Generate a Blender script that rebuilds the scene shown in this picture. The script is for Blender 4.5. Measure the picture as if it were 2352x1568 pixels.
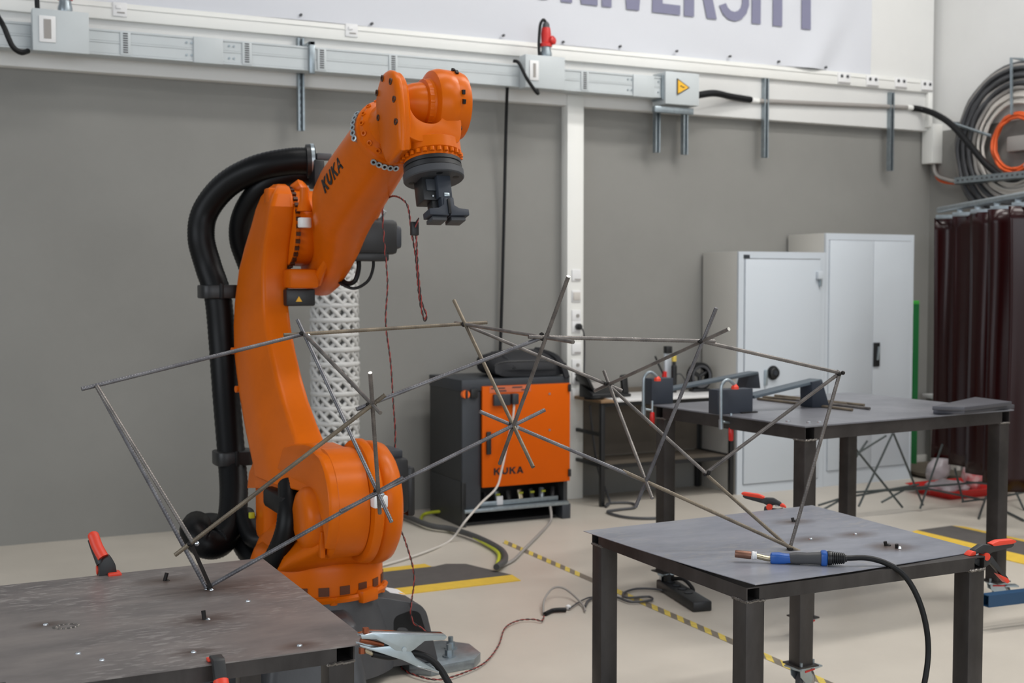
import bpy, bmesh, math, random
from mathutils import Vector, Matrix
random.seed(7)
for o in list(bpy.data.objects): bpy.data.objects.remove(o)
scene = bpy.context.scene
COL = scene.collection
# ---------------------------------------------------------------- camera (world: X along the back wall, Y into it, Z up)
FPX, CX, CY, HCAM = 2830.0, 1176.0, 784.0, 1.6
_p = math.atan(138/FPX); _a = math.atan2(5804, FPX)
CF = Vector((math.cos(_a)*math.cos(_p), math.sin(_a)*math.cos(_p), -math.sin(_p)))
CR = Vector((math.sin(_a), -math.cos(_a), 0))
CU = CR.cross(CF)
CC = Vector((0, 0, HCAM))
cd = bpy.data.cameras.new('camera'); cam = bpy.data.objects.new('camera', cd); COL.objects.link(cam)
cam.matrix_world = Matrix(((CR.x, CU.x, -CF.x, CC.x), (CR.y, CU.y, -CF.y, CC.y), (CR.z, CU.z, -CF.z, CC.z), (0, 0, 0, 1)))
cd.sensor_width = 36; cd.lens = 36*FPX/2352; cd.clip_start = .05; cd.clip_end = 100
cd.dof.use_dof = True; cd.dof.focus_distance = 3.55; cd.dof.aperture_fstop = 4.4
scene.camera = cam
# ---------------------------------------------------------------- world, lights, exposure
w = bpy.data.worlds.new('world'); scene.world = w; w.use_nodes = True
w.node_tree.nodes['Background'].inputs[0].default_value = (.93, .96, 1, 1)
w.node_tree.nodes['Background'].inputs[1].default_value = .21
def area(name, loc, size, rot, power, col):
    l = bpy.data.lights.new(name, 'AREA'); l.shape = 'RECTANGLE'; l.size, l.size_y = size
    l.energy = power; l.color = col
    o = bpy.data.objects.new(name, l); COL.objects.link(o); o.location = loc; o.rotation_euler = rot
    return o
for i, (x, y, pw) in enumerate([(2.2, 4.7, 50), (5.4, 4.9, 130), (7.0, 3.2, 140), (3.2, 1.6, 92), (6.6, .4, 90)]):
    area('ceiling_light', (x, y, 6.2), (2.6, .45), (0, 0, 0), pw, (1, .975, .94))
for lc, sz, tg, pw in (((-6.5, 1.2, 3.0), (6.5, 2.8), (2.6, 5.2, .9), 250), ((2.0, -6.8, 2.9), (9, 3.2), (3.6, 7.0, 1.2), 350)):
    wl = area('window_light', lc, sz, (0, 0, 0), pw, (.88, .94, 1))
    wl.rotation_euler = (Vector(tg)-Vector(lc)).to_track_quat('-Z', 'Y').to_euler()
vs = scene.view_settings
vs.view_transform = 'Standard'; vs.look = 'None'; vs.gamma = 1; vs.use_curve_mapping = False; vs.exposure = -.05
# ---------------------------------------------------------------- pixel rays of the photograph met with real planes
def ray(px, py): return CF + CR*((px-CX)/FPX) - CU*((py-CY)/FPX)
def atz(px, py, z): d = ray(px, py); return CC + d*((z-HCAM)/d.z)
def aty(px, py, y): d = ray(px, py); return CC + d*(y/d.y)
def atx(px, py, x): d = ray(px, py); return CC + d*(x/d.x)
def proj(p): v = Vector(p)-CC; k = v.dot(CF); return CX+FPX*v.dot(CR)/k, CY-FPX*v.dot(CU)/k
# ---------------------------------------------------------------- materials
def lin(c):
    return tuple(((v/255)/12.92 if v/255 <= .04045 else ((v/255+.055)/1.055)**2.4) for v in c) + (1,)
MATS = {}
def mat(name, rgb, rough=.5, metal=0., var=0., scale=6., rgb2=None, bump=0., bscale=80., coat=0., stretch=None, spec=None, rvar=0.):
    m = bpy.data.materials.new(name); m.use_nodes = True; nt = m.node_tree; b = nt.nodes['Principled BSDF']
    b.inputs['Roughness'].default_value = rough; b.inputs['Metallic'].default_value = metal
    if coat: b.inputs['Coat Weight'].default_value = coat; b.inputs['Coat Roughness'].default_value = .12
    if spec is not None: b.inputs['Specular IOR Level'].default_value = spec
    c1 = lin(rgb)
    if var or rgb2:
        tc = nt.nodes.new('ShaderNodeTexCoord'); mp = nt.nodes.new('ShaderNodeMapping')
        if stretch: mp.inputs['Scale'].default_value = stretch
        nt.links.new(tc.outputs['Object'], mp.inputs[0])
        n = nt.nodes.new('ShaderNodeTexNoise'); n.inputs['Scale'].default_value = scale; n.inputs['Detail'].default_value = 6
        n.inputs['Roughness'].default_value = .62
        nt.links.new(mp.outputs[0], n.inputs['Vector'])
        r = nt.nodes.new('ShaderNodeValToRGB'); r.color_ramp.elements[0].position = .36; r.color_ramp.elements[1].position = .66
        c2 = lin(rgb2) if rgb2 else tuple(min(1, v*(1+var)) for v in c1[:3])+(1,)
        c0 = c1 if rgb2 else tuple(v*(1-var) for v in c1[:3])+(1,)
        r.color_ramp.elements[0].color = c0; r.color_ramp.elements[1].color = c2
        nt.links.new(n.outputs['Fac'], r.inputs[0]); nt.links.new(r.outputs[0], b.inputs['Base Color'])
        if rvar:
            mr = nt.nodes.new('ShaderNodeMapRange'); mr.inputs[3].default_value = rough-rvar; mr.inputs[4].default_value = rough+rvar
            nt.links.new(n.outputs['Fac'], mr.inputs[0]); nt.links.new(mr.outputs[0], b.inputs['Roughness'])
    else: b.inputs['Base Color'].default_value = c1
    if bump:
        n2 = nt.nodes.new('ShaderNodeTexNoise'); n2.inputs['Scale'].default_value = bscale; n2.inputs['Detail'].default_value = 3
        tc2 = nt.nodes.new('ShaderNodeTexCoord'); nt.links.new(tc2.outputs['Object'], n2.inputs['Vector'])
        bp = nt.nodes.new('ShaderNodeBump'); bp.inputs['Strength'].default_value = bump; bp.inputs['Distance'].default_value = .01
        nt.links.new(n2.outputs['Fac'], bp.inputs['Height']); nt.links.new(bp.outputs[0], b.inputs['Normal'])
    MATS[name] = m; return m
M = MATS
mat('wall_grey', (131, 130, 126), .75, var=.04, scale=1.2, bump=.05, bscale=220)
mat('wall_white', (224, 224, 222), .7, var=.02, scale=1.5)
mat('floor', (192, 185, 174), .42, var=.06, scale=1.1, rgb2=None, bump=.02, bscale=40, rvar=.08)
mat('white_plastic', (228, 228, 224), .45)
mat('busbar', (190, 196, 198), .4, var=.02, scale=3)
mat('galv', (150, 160, 166), .35, .75, var=.12, scale=30)
mat('orange', (204, 97, 8), .32, var=.05, scale=5, spec=.16)
mat('orange_door', (206, 89, 6), .45, var=.02, scale=3, spec=.12)
mat('anthracite', (48, 52, 58), .45, var=.05, scale=8)
mat('anthracite_side', (46, 47, 48), .5)
mat('black_cast', (68, 69, 72), .45, var=.08, scale=9, bump=.05, bscale=120)
mat('black_plastic', (26, 27, 29), .42)
mat('rubber', (17, 18, 20), .5, spec=.3)
mat('hose', (10, 11, 13), .42, spec=.22)
mat('dark_print', (42, 48, 58), .62, bump=.04, bscale=300)
mat('mount_print', (60, 62, 66), .6)
mat('white_part', (225, 225, 225), .4)
mat('rebar', (124, 118, 113), .38, .4, scale=14, rgb2=(84, 80, 78), rvar=.1)
mat('rebar_blue', (118, 117, 120), .36, .45, rgb2=(84, 83, 87), scale=16, rvar=.1)
mat('rebar_rust', (128, 116, 98), .45, .35, rgb2=(92, 83, 72), scale=12)
mat('rebar_end', (215, 212, 205), .3, .8)
mat('weld_dark', (34, 31, 30), .5, .5)
mat('weld_bright', (190, 195, 200), .25, .9)
mat('rust', (112, 70, 42), .7, .2, var=.3, scale=40)
mat('mill_steel', (76, 73, 72), .45, .5, rgb2=(50, 47, 46), scale=5, rvar=.1, stretch=(1, 1, .4))
mat('mill_steel_far', (66, 62, 61), .5, .45, rgb2=(46, 43, 42), scale=5)
mat('clamp_red', (226, 66, 42), .45)
mat('clamp_black', (40, 41, 42), .5)
mat('blue', (34, 84, 160), .38)
mat('grip_grey', (66, 66, 68), .6)
mat('copper', (150, 84, 56), .42, .7, var=.2, scale=40)
mat('nozzle', (128, 92, 76), .4, .6)
mat('brass', (184, 172, 146), .28, .9)
mat('chrome', (205, 210, 215), .16, 1)
mat('zinc', (172, 184, 190), .3, .7, var=.06, scale=25)
mat('cab_grey', (196, 203, 210), .45)
mat('cab_side', (190, 188, 182), .5)
mat('green', (24, 104, 52), .5); mat('green_light', (70, 175, 70), .5)
mat('red', (196, 28, 24), .4)
mat('tape_yellow', (206, 182, 84), .6, var=.15, scale=25); mat('tape_dark', (118, 110, 98), .6, var=.15, scale=25)
mat('mat_yellow', (214, 178, 62), .65, var=.05, scale=20); mat('mat_black', (82, 78, 76), .75, var=.08, scale=12)
mat('clay', (190, 190, 188), .8, var=.05, scale=30)
mat('pvc_red', (34, 6, 7), .25, spec=.3)
mat('desk_white', (222, 222, 222), .4); mat('wood', (140, 112, 82), .6, var=.15, scale=10)
mat('dark_wood', (92, 84, 74), .6, var=.12, scale=4)
mat('banner', (206, 208, 214), .7); mat('banner_ink', (124, 124, 148), .7)
mat('sign_yellow', (236, 180, 40), .5)
mat('white_label', (222, 222, 224), .5)
mat('plug_red', (200, 44, 40), .35)
mat('yellow_green', (190, 196, 50), .45)
mat('wire_red', (150, 52, 46), .5); mat('wire_black', (38, 32, 32), .5); mat('wire_brown', (112, 74, 62), .5)
mat('cable_grey', (150, 146, 142), .55); mat('cable_white', (200, 195, 188), .5); mat('cable_dark', (70, 71, 74), .5)
mat('cable_orange', (218, 92, 40), .5)
mat('dolly_blue', (26, 66, 100), .45)
mat('bag', (30, 31, 35), .75, var=.1, scale=20)
mat('plastic_film', (168, 160, 164), .3)
mat('bag_white', (216, 206, 204), .5, rgb2=(208, 70, 74), scale=14)
mat('bolt_dark', (70, 40, 24), .5, .3)
# ---------------------------------------------------------------- mesh builder
def cat(pts, k=6, closed=False):
    P = [Vector(p) for p in pts]; n = len(P); out = []
    for i in range(n if closed else n-1):
        if closed: a, b, c, d = P[(i-1) % n], P[i], P[(i+1) % n], P[(i+2) % n]
        else: a, b, c, d = P[max(i-1, 0)], P[i], P[i+1], P[min(i+2, n-1)]
        for j in range(k):
            t = j/k
            out.append(.5*((2*b)+(c-a)*t+(2*a-5*b+4*c-d)*t*t+(3*b-a-3*c+d)*t**3))
    if not closed: out.append(P[-1])
    return out
def rpoly(pts, r, n=3):
    out = []; L = len(pts); rs = r if isinstance(r, (list, tuple)) else [r]*L
    for i in range(L):
        p = Vector(pts[i]); a = Vector(pts[i-1])-p; b = Vector(pts[(i+1) % L])-p
        q = min(rs[i], a.length*.45, b.length*.45)
        A = p+a.normalized()*q; B = p+b.normalized()*q
        for k in range(n+1):
            t = k/n; out.append((1-t)**2*A+2*t*(1-t)*p+t*t*B)
    return out
class MB:
    def __init__(s): s.v = []; s.f = []
    def add(s, vs, fs):
        b = len(s.v); s.v += [Vector(p) for p in vs]; s.f += [[i+b for i in f] for f in fs]; return s
    def box(s, c, sz, rot=None):
        R = rot if rot is not None else Matrix.Identity(3)
        if isinstance(R, (int, float)): R = Matrix.Rotation(R, 3, 'Z')
        c = Vector(c); h = Vector(sz)/2
        vs = [c+R @ Vector((i*h.x, j*h.y, k*h.z)) for i in (-1, 1) for j in (-1, 1) for k in (-1, 1)]
        return s.add(vs, [[0, 1, 3, 2], [4, 6, 7, 5], [0, 4, 5, 1], [2, 3, 7, 6], [0, 2, 6, 4], [1, 5, 7, 3]])
    def bx(s, x0, x1, y0, y1, z0, z1): return s.box(((x0+x1)/2, (y0+y1)/2, (z0+z1)/2), (abs(x1-x0), abs(y1-y0), abs(z1-z0)))
    def loft(s, rings, cap=True, closed=False):
        n = len(rings[0]); vs = [p for r in rings for p in r]; fs = []
        m = len(rings)
        for i in range(m if closed else m-1):
            for j in range(n):
                a = i*n+j; b = i*n+(j+1) % n; c = ((i+1) % m)*n+(j+1) % n; d = ((i+1) % m)*n+j
                fs.append([a, b, c, d])
        if cap and not closed: fs.append(list(range(n))[::-1]); fs.append([(m-1)*n+j for j in range(n)])
        return s.add(vs, fs)
    def frames(s, P):
        T = []
        for i in range(len(P)):
            t = (P[min(i+1, len(P)-1)]-P[max(i-1, 0)])
            T.append(t.normalized() if t.length > 1e-9 else Vector((0, 0, 1)))
        u = T[0].orthogonal().normalized(); out = []
        for t in T:
            u = (u-t*u.dot(t)); u = u.normalized() if u.length > 1e-6 else t.orthogonal().normalized()
            out.append((u, t.cross(u)))
        return out
    def tube(s, pts, r, n=8, k=0, cap=True):
        P = cat(pts, k) if k else [Vector(p) for p in pts]
        R = r if callable(r) else (lambda t: r)
        rings = []
        for i, ((u, v), p) in enumerate(zip(s.frames(P), P)):
            q = R(i/(len(P)-1))
            rings.append([p+u*(q*math.cos(2*math.pi*j/n))+v*(q*math.sin(2*math.pi*j/n)) for j in range(n)])
        return s.loft(rings, cap)
    def ring(s, pts, r, n=8, k=0):
        P = cat(pts, k, True) if k else [Vector(p) for p in pts]; m = len(P); rings = []
        c = sum(P, Vector())/m
        for i, p in enumerate(P):
            t = (P[(i+1) % m]-P[i-1]).normalized(); u = (p-c); u = (u-t*u.dot(t)).normalized(); v = t.cross(u)
            rings.append([p+u*(r*math.cos(2*math.pi*j/n))+v*(r*math.sin(2*math.pi*j/n)) for j in range(n)])
        return s.loft(rings, closed=True)
    def lathe(s, o, ax, prof, n=32, cap=True):
        o = Vector(o); ax = Vector(ax).normalized(); u = ax.orthogonal().normalized(); v = ax.cross(u)
        return s.loft([[o+ax*h+u*(r*math.cos(2*math.pi*j/n))+v*(r*math.sin(2*math.pi*j/n)) for j in range(n)] for r, h in prof], cap)
    def cyl(s, a, b, r, r2=None, n=20):
        a = Vector(a); b = Vector(b); return s.lathe(a, b-a, [(r, 0), (r if r2 is None else r2, (b-a).length)], n)
    def prism(s, poly, fn, h0, h1):
        n = len(poly); vs = [fn(a, b, h0) for a, b in poly]+[fn(a, b, h1) for a, b in poly]
        return s.add(vs, [list(range(n))[::-1], [n+i for i in range(n)]]+[[i, (i+1) % n, n+(i+1) % n, n+i] for i in range(n)])
    def build(s, name, m, parent=None, bevel=0, seg=2, ang=35, world=True, label=None):
        me = bpy.data.meshes.new(name)
        off = Vector()
        if world and parent is not None:
            q = parent
            while q is not None: off += q.location; q = q.parent
        bm = bmesh.new(); V = [bm.verts.new(p-off) for p in s.v]
        for f in s.f:
            try: bm.faces.new([V[i] for i in f])
            except ValueError: pass
        bmesh.ops.recalc_face_normals(bm, faces=bm.faces)
        if bevel:
            bm.normal_update()
            es = [e for e in bm.edges if len(e.link_faces) == 2 and e.calc_face_angle(0) > .6]
            bmesh.ops.bevel(bm, geom=es, offset=bevel, segments=seg, affect='EDGES', profile=.5, clamp_overlap=True)
        for f in bm.faces: f.smooth = True
        bm.to_mesh(me); bm.free()
        me.set_sharp_from_angle(angle=math.radians(ang))
        if m is not None: me.materials.append(M[m] if isinstance(m, str) else m)
        o = bpy.data.objects.new(name, me); COL.objects.link(o)
        if parent is not None: o.parent = parent
        if label: o['label'] = label
        return o
def thing(name, label, category, loc=(0, 0, 0), rz=0, group=None):
    o = bpy.data.objects.new(name, None); COL.objects.link(o); o.empty_display_size = .1
    o.location = loc; o.rotation_euler = (0, 0, rz)
    return tag(o, label, category, group)
def tag(o, label=None, category=None, group=None, kind=None):
    if label: o['label'] = label
    if category: o['category'] = category
    if group: o['group'] = group
    if kind: o['kind'] = kind
    return o
def copy_tree(o, parent=None):
    c = o.copy(); COL.objects.link(c); c.parent = parent
    for ch in list(o.children): copy_tree(ch, c)
    return c
# block letters: list of polygons in a unit box (width w, height 1)
def arcband(cx, cy, ro, ri, a0, a1, sx=1, sy=1, n=10):
    o = [(cx+sx*ro*math.cos(math.radians(a0+(a1-a0)*i/n)), cy+sy*ro*math.sin(math.radians(a0+(a1-a0)*i/n))) for i in range(n+1)]
    q = [(cx+sx*ri*math.cos(math.radians(a0+(a1-a0)*i/n)), cy+sy*ri*math.sin(math.radians(a0+(a1-a0)*i/n))) for i in range(n+1)]
    return [[o[i], o[i+1], q[i+1], q[i]] for i in range(n)]
def glyph(ch, w, t):
    r = lambda a, b, c, d: [(a, b), (c, b), (c, d), (a, d)]
    if ch == 'I': return [r(0, 0, w, 1)]
    if ch == 'K': return [r(0, 0, t, 1), [(t, .36), (t, .62), (w-t*1.15, 1), (w, 1)], [(t*1.3, .52), (t*1.9, .7), (w, 0), (w-t*1.2, 0)]]
    if ch == 'A': return [[(0, 0), (t, 0), (w/2+t*.35, 1), (w/2-t*.5, 1)], [(w, 0), (w-t, 0), (w/2-t*.35, 1), (w/2+t*.5, 1)], r(w*.22, .22, w*.78, .22+t*.8)]
    if ch == 'N': return [r(0, 0, t, 1), r(w-t, 0, w, 1), [(t*.6, 1), (t*1.1, 1), (w-t*.6, 0), (w-t*1.5, 0)]]
    if ch == 'V': return [[(w/2-t*.6, 0), (w/2+t*.3, 0), (t, 1), (0, 1)], [(w/2-t*.3, 0), (w/2+t*.6, 0), (w, 1), (w-t, 1)]]
    if ch == 'E': return [r(0, 0, t, 1), r(t, 0, w, t*.8), r(t, .5-t*.4, w*.9, .5+t*.4), r(t, 1-t*.8, w, 1)]
    if ch == 'T': return [r(w/2-t/2, 0, w/2+t/2, 1), r(0, 1-t*.8, w, 1)]
    if ch == 'Y': return [r(w/2-t/2, 0, w/2+t/2, .45), [(w/2-t/2, .45), (w/2+t/2, .45), (t, 1), (0, 1)], [(w/2-t/2, .45), (w/2+t/2, .45), (w, 1), (w-t, 1)]]
    if ch == 'U': return [r(0, w/2, t, 1), r(w-t, w/2, w, 1)]+arcband(w/2, w/2, w/2, w/2-t, 180, 360)
    if ch == 'R': return [r(0, 0, t, 1), r(t, 1-t*.8, w*.6, 1), r(t, .45, w*.6, .45+t*.8), [(w*.45, .46), (w*.75, .46), (w, 0), (w-t, 0)]]+arcband(w*.6, .725, .275, .275-t*.8, -90, 90, (w*.4)/.275)
    if ch == 'S':
        q = w/2; return arcband(q, .27, .27, .27-t*.8, -160, 90, q/.27)+arcband(q, .73-.0, .27, .27-t*.8, 20, 270, q/.27)
    return []
def letters(text, m, parent, name, fn, widths, gaps, t, depth):
    """fn(u, v, d) maps letter space to the world; one mesh per letter"""
    u = 0; out = []
    for ch, wd, g in zip(text, widths, gaps):
        b = MB()
        for poly in glyph(ch, wd, t): b.prism(poly, lambda a, c, h, u=u: fn(u+a, c, h), 0, depth)
        out.append(b.build(name, m, parent)); u += wd+g
    return out
# ================================================================ the setting
def struct(o): o['kind'] = 'structure'; return o
WY, WX, ZG = 8.0, 7.9, 2.885
struct(MB().bx(-8, WX+.2, -8, WY+.2, -.1, 0).build('floor', 'floor'))
wb = struct(MB().bx(-8, WX+.2, WY, WY+.2, 0, ZG).build('wall_back', 'wall_grey'))
MB().bx(-8, 7.84, WY-.08, WY+.2, 2.873, 6.6).build('upper_wall', 'wall_white', wb, bevel=.006)
wr = struct(MB().bx(WX, WX+.2, -8, WY, 0, ZG-.01).build('wall_right', 'wall_grey'))
MB().bx(WX, WX+.2, -8, WY-.015, ZG-.01, 6.6).build('upper_wall', 'wall_white', wr)
struct(MB().bx(7.31, WX, WY-.02, WY, 0, .1).build('baseboard_back', 'cab_side', bevel=.003))
# hazard tape on the floor, yellow and dark slanted stripes
tp = struct(MB().bx(3.225, 3.275, 2.4, 6.75, 0, .0012).build('trim_1', 'tape_dark'))
tp['label'] = 'worn black and yellow hazard tape stuck to floor'
y = 2.42
while y < 6.7:
    if not (5.42 < y < 5.75):
        MB().prism([(3.2252, y), (3.2748, y+.085), (3.2748, y+.14), (3.2252, y+.055)], lambda a, b, h: Vector((a, b, h)), .001, .0018).build('yellow_stripe', 'tape_yellow', tp)
    y += .112
# ---------------------------------------------------------------- white wall trunking
tr = thing('cable_trunking', 'long white cable trunking with sockets along the wall', 'trunking', (4, 7.94, 3.19))
b = MB().bx(-1.5, 7.77, 7.885, 7.92, 3.19, 3.295); b.build('channel', 'white_plastic', tr, bevel=.004)
MB().bx(-1.5, 7.77, 7.878, 7.8855, 3.262, 3.268).build('lid_seam', 'white_plastic', tr)
MB().bx(7.75, 7.80, 7.88, 7.92, 2.9, 3.19).build('corner_strip', 'white_plastic', tr, bevel=.003)
b = MB().bx(7.785, 7.898, 7.86, 7.984, 2.6, 2.93); b.build('corner_drop', 'white_plastic', tr, bevel=.004)
for px, py in ((275, 22), (807, 70)):
    c = aty(px, py, 7.885)
    so = MB().box(c+Vector((0, -.004, 0)), (.085, .012, .085)).build('socket', 'white_part', tr, bevel=.003)
    MB().box(c+Vector((-.01, -.013, .012)), (.03, .008, .02)).build('socket_cover', 'white_part', so, bevel=.002)
    MB().box(c+Vector((.005, -.0115, -.02)), (.045, .004, .008)).build('label_strip', 'cable_grey', so)
for px, py in ((1938, 180), (2003, 187), (2068, 191), (2128, 198)):
    c = aty(px, py, 7.885)
    so = MB().box(c+Vector((0, -.004, 0)), (.13, .01, .09)).build('double_socket', 'white_part', tr, bevel=.003)
    for dx in (-.028, .032):
        MB().cyl(c+Vector((dx, -.0095, .016)), c+Vector((dx, -.0125, .016)), .014, n=12).build('socket_hole', 'cable_dark', so)
    MB().box(c+Vector((0, -.011, -.036)), (.12, .004, .007)).build('label_strip', 'cable_grey', so)
# ---------------------------------------------------------------- banner with its lettering
bn = thing('wall_banner', 'large white fabric banner with grey block lettering', 'banner', (3, 7.95, 3.3))
XR = aty(2000, 120, 7.91).x
def bz(x, z):
    k = max(0, 1-(z-3.3)/.5); q = x-(XR-.62+(z-3.32)*.62)
    d = .016*math.sin(x*3.1+z*2)*k*k + .035*math.exp(-q*q/.02)*(.35+.65*k) - .02*math.exp(-(q-.17)**2/.02)*(.35+.65*k)
    return 7.9-d
nx, nz = 150, 30; g = MB(); vs = []; fs = []
for i in range(nx+1):
    for j in range(nz+1):
        x = -1.6+(XR+1.6)*i/nx; z = 3.297+2.6*(j/nz)**1.5; vs.append((x, bz(x, z), z))
for i in range(nx):
    for j in range(nz): a = i*(nz+1)+j; fs.append([a, a+nz+1, a+nz+2, a+1])
g.add(vs, fs).build('cloth', 'banner', bn, ang=180)
zb = aty(1850, 68, 7.9).z
xs = [aty(p, q, 7.9).x for p, q in ((1210, 0), (1287, 8), (1381, 15), (1422, 24), (1497, 32), (1570, 40), (1648, 48), (1725, 55), (1752, 60), (1812, 66))]
xe = [aty(p, q, 7.9).x for p, q in ((1278, 4), (1371, 12), (1403, 18), (1482, 26), (1561, 38), (1645, 45), (1719, 52), (1745, 58), (1815, 62), (1886, 68))]
CH = .6
for ch, x0, x1 in zip('UNIVERSITY', xs, xe):
    letters(ch, 'banner_ink', bn, 'letter', lambda u, v, h, x0=x0: Vector((x0+u*CH, bz(x0+u*CH, zb+v*CH)-.009-h, zb+v*CH)), [(x1-x0)/CH], [0], .15, .002)
for px, py in ((690, 35), (853, 55), (1155, 82), (1292, 97), (1423, 107), (1553, 118), (1675, 130), (1787, 142), (1895, 155)):
    c = aty(px, py, 7.89); MB().cyl(c, c+Vector((0, -.02, 0)), .009, n=10).build('eyelet', 'cable_dark', bn)
# ---------------------------------------------------------------- busbar
bb = thing('busbar_trunking', 'long light grey busbar trunking running along the wall', 'busbar', (2, 7.78, 2.945))
Z0, Z1 = 2.945, 3.098
b = MB(); b.bx(-1.5, 4.99, 7.728, 7.84, Z0, Z1)
b.bx(-1.5, 4.99, 7.72, 7.728, Z0, Z0+.012).bx(-1.5, 4.99, 7.72, 7.728, Z1-.014, Z1)
b.build('housing', 'busbar', bb, bevel=.002)
MB().bx(-1.5, 4.99, 7.7225, 7.729, 3.018, 3.03).build('centre_rib', 'busbar', bb, bevel=.002)
MB().bx(-1.5, 4.99, 7.7245, 7.729, Z0+.014, 3.0165).build('lower_panel', 'busbar', bb)
MB().bx(-1.5, 4.99, 7.7245, 7.729, 3.0315, Z1-.016).build('upper_panel', 'busbar', bb)
for px, py in ((288, 97), (567, 118), (739, 132), (903, 144), (1343, 184)):
    c = aty(px, py, 7.72)
    v = MB().bx(c.x-.03, c.x+.03, 7.716, 7.725, 2.953, 3.09).build('vent_plate', 'busbar', bb, bevel=.002)
    for k in range(9):
        z = 2.966+k*.0138; MB().bx(c.x-.014, c.x+.014, 7.7145, 7.717, z, z+.008).build('vent_slot', 'cable_dark', v)
for px, py in ((478, 112), (1478, 195)):
    c = aty(px, py, 7.72)
    j = MB().bx(c.x-.09, c.x+.09, 7.712, 7.724, Z0-.004, Z1+.002).build('joint_plate', 'busbar', bb, bevel=.003)
    for dx in (-.13, -.1, .13, .16):
        for z in (2.985, 3.06): MB().cyl((c.x+dx, 7.7245, z), (c.x+dx, 7.719, z), .007, n=8).build('screw', 'galv', j)
def tapbox(x0, x1, z0, z1, lab, win):
    t = thing('tap_off_box', lab, 'electrical box', ((x0+x1)/2, 7.75, z0), group='tap off boxes on the busbar')
    MB().bx(x0, x1, 7.62, 7.719, z0, z1).build('box', 'busbar', t, bevel=.004)
    wf = MB().bx(*win, 7.612, 7.6205, z0+.05, z1-.04).build('window_frame', 'white_part', t, bevel=.002)
    MB().bx(win[0]+.025, win[1]-.025, 7.609, 7.6125, z0+.07, z1-.06).build('window_pane', 'cable_grey', wf)
    return t
def redplug(c, lab, sock=True):
    t = thing('red_plug', lab, 'plug', c); c = Vector(c)
    MB().lathe(c, (0, 0, 1), [(.04, 0), (.042, .02), (.034, .05), (.034, .07)], 16).build('inlet', 'galv', t)
    MB().lathe(c, (0, 0, 1), [(.036, .068), (.044, .07), (.044, .09), (.034, .1), (.036, .16), (.03, .2)], 16).build('plug_body', 'plug_red', t)
    MB().lathe(c+Vector((.03, -.02, .11)), (.5, -.75, .2), [(.03, 0), (.032, .02), (.02, .03)], 14).build('flap_lid', 'plug_red', t)
    MB().lathe(c, (0, 0, 1), [(.026, .198), (.024, .225), (.014, .24)], 14).build('cable_gland', 'cable_dark', t)
    return t
p = aty(75, 80, 7.62); q = aty(205, 80, 7.62)
tapbox(p.x, q.x, 2.925, 3.165, 'grey tap off box with window, left end of busbar', (p.x+.035, p.x+.125))
p2 = aty(1207, 160, 7.62); q2 = aty(1298, 160, 7.62)
tapbox(p2.x, q2.x, 2.93, 3.155, 'grey tap off box beside the white power column', (p2.x+.03, p2.x+.1))
redplug((aty(150, 40, 7.67).x, 7.67, 3.166), 'red industrial plug on leftmost tap off box')
redplug((aty(1254, 130, 7.67).x, 7.67, 3.156), 'red industrial plug on tap off box near power column')
def cable(name, pts, r, m, lab, k=7, n=8, cat_='cable', group=None):
    o = MB().tube(pts, r, n, k).build(name, m, ang=80); return tag(o, lab, cat_, group)
cable('black_cable', [aty(-10, 30, 7.66), aty(8, 60, 7.6), aty(28, 105, 7.6), aty(48, 120, 7.62), aty(64, 117, 7.68)], .016, 'rubber', 'black cable looping into leftmost tap off box')
cable('black_cable', [aty(86, -30, 7.66), aty(85, 0, 7.66), aty(87, 34, 7.665)], .014, 'rubber', 'short black cable rising from leftmost tap off box')
x0 = aty(1254, 66, 7.67)
cable('black_cable', [(x0.x, 7.67, 3.392), (x0.x-.02, 7.67, 3.41), (x0.x-.045, 7.67, 3.37), (x0.x-.055, 7.67, 3.25), (x0.x-.052, 7.67, 3.158)], .011, 'rubber', 'thin black cable arching from red plug near power column')
cable('black_cable', [aty(1180, 140, 7.63), aty(1192, 145, 7.6), aty(1210, 180, 7.58), aty(1234, 214, 7.58), aty(1234, 206, 7.6)], .012, 'rubber', 'black cable hanging across busbar beside tap off box')
cable('black_cable', [aty(1165, 200, 7.78), aty(1162, 300, 7.9), aty(1158, 480, 7.95), aty(1153, 680, 7.96), aty(1148, 815, 7.96), aty(1140, 860, 7.95), aty(1132, 1150, 7.97)], .012, 'rubber', 'long black cable hanging down the grey wall')
# end feed box with warning sign
eb = thing('feed_box', 'grey end feed box with yellow warning triangle', 'electrical box', (5.14, 7.72, 2.9))
MB().bx(4.995, 5.29, 7.68, 7.86, 2.9, 3.135).build('box', 'busbar', eb, bevel=.004)
MB().bx(4.98, 4.995, 7.7, 7.84, 2.93, 3.11).build('end_flange', 'galv', eb)
c = aty(1568, 200, 7.675)
s = MB().prism([(-.05, -.062), (.062, 0), (-.05, .062)], lambda a, b, h: c+Vector((a, -h, b)), 0, .003).build('warning_sign', 'black_plastic', eb)
MB().prism([(-.043, -.05), (.05, 0), (-.043, .05)], lambda a, b, h: c+Vector((a, -h, b)), .002, .0045).build('sign_face', 'sign_yellow', s)
MB().prism([(-.03, .004), (-.012, .012), (-.008, .003), (.024, 0), (-.002, -.008), (-.008, -.001)], lambda a, b, h: c+Vector((a, -h, b)), .004, .0055).build('lightning_bolt', 'black_plastic', s)
MB().bx(4.93, 5.27, 7.72, 7.76, 2.84, 2.885).build('support_bar', 'galv', eb, bevel=.003)
MB().cyl((5.29, 7.77, 2.99), (5.33, 7.77, 2.99), .03).build('cable_gland', 'cable_dark', eb)
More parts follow.
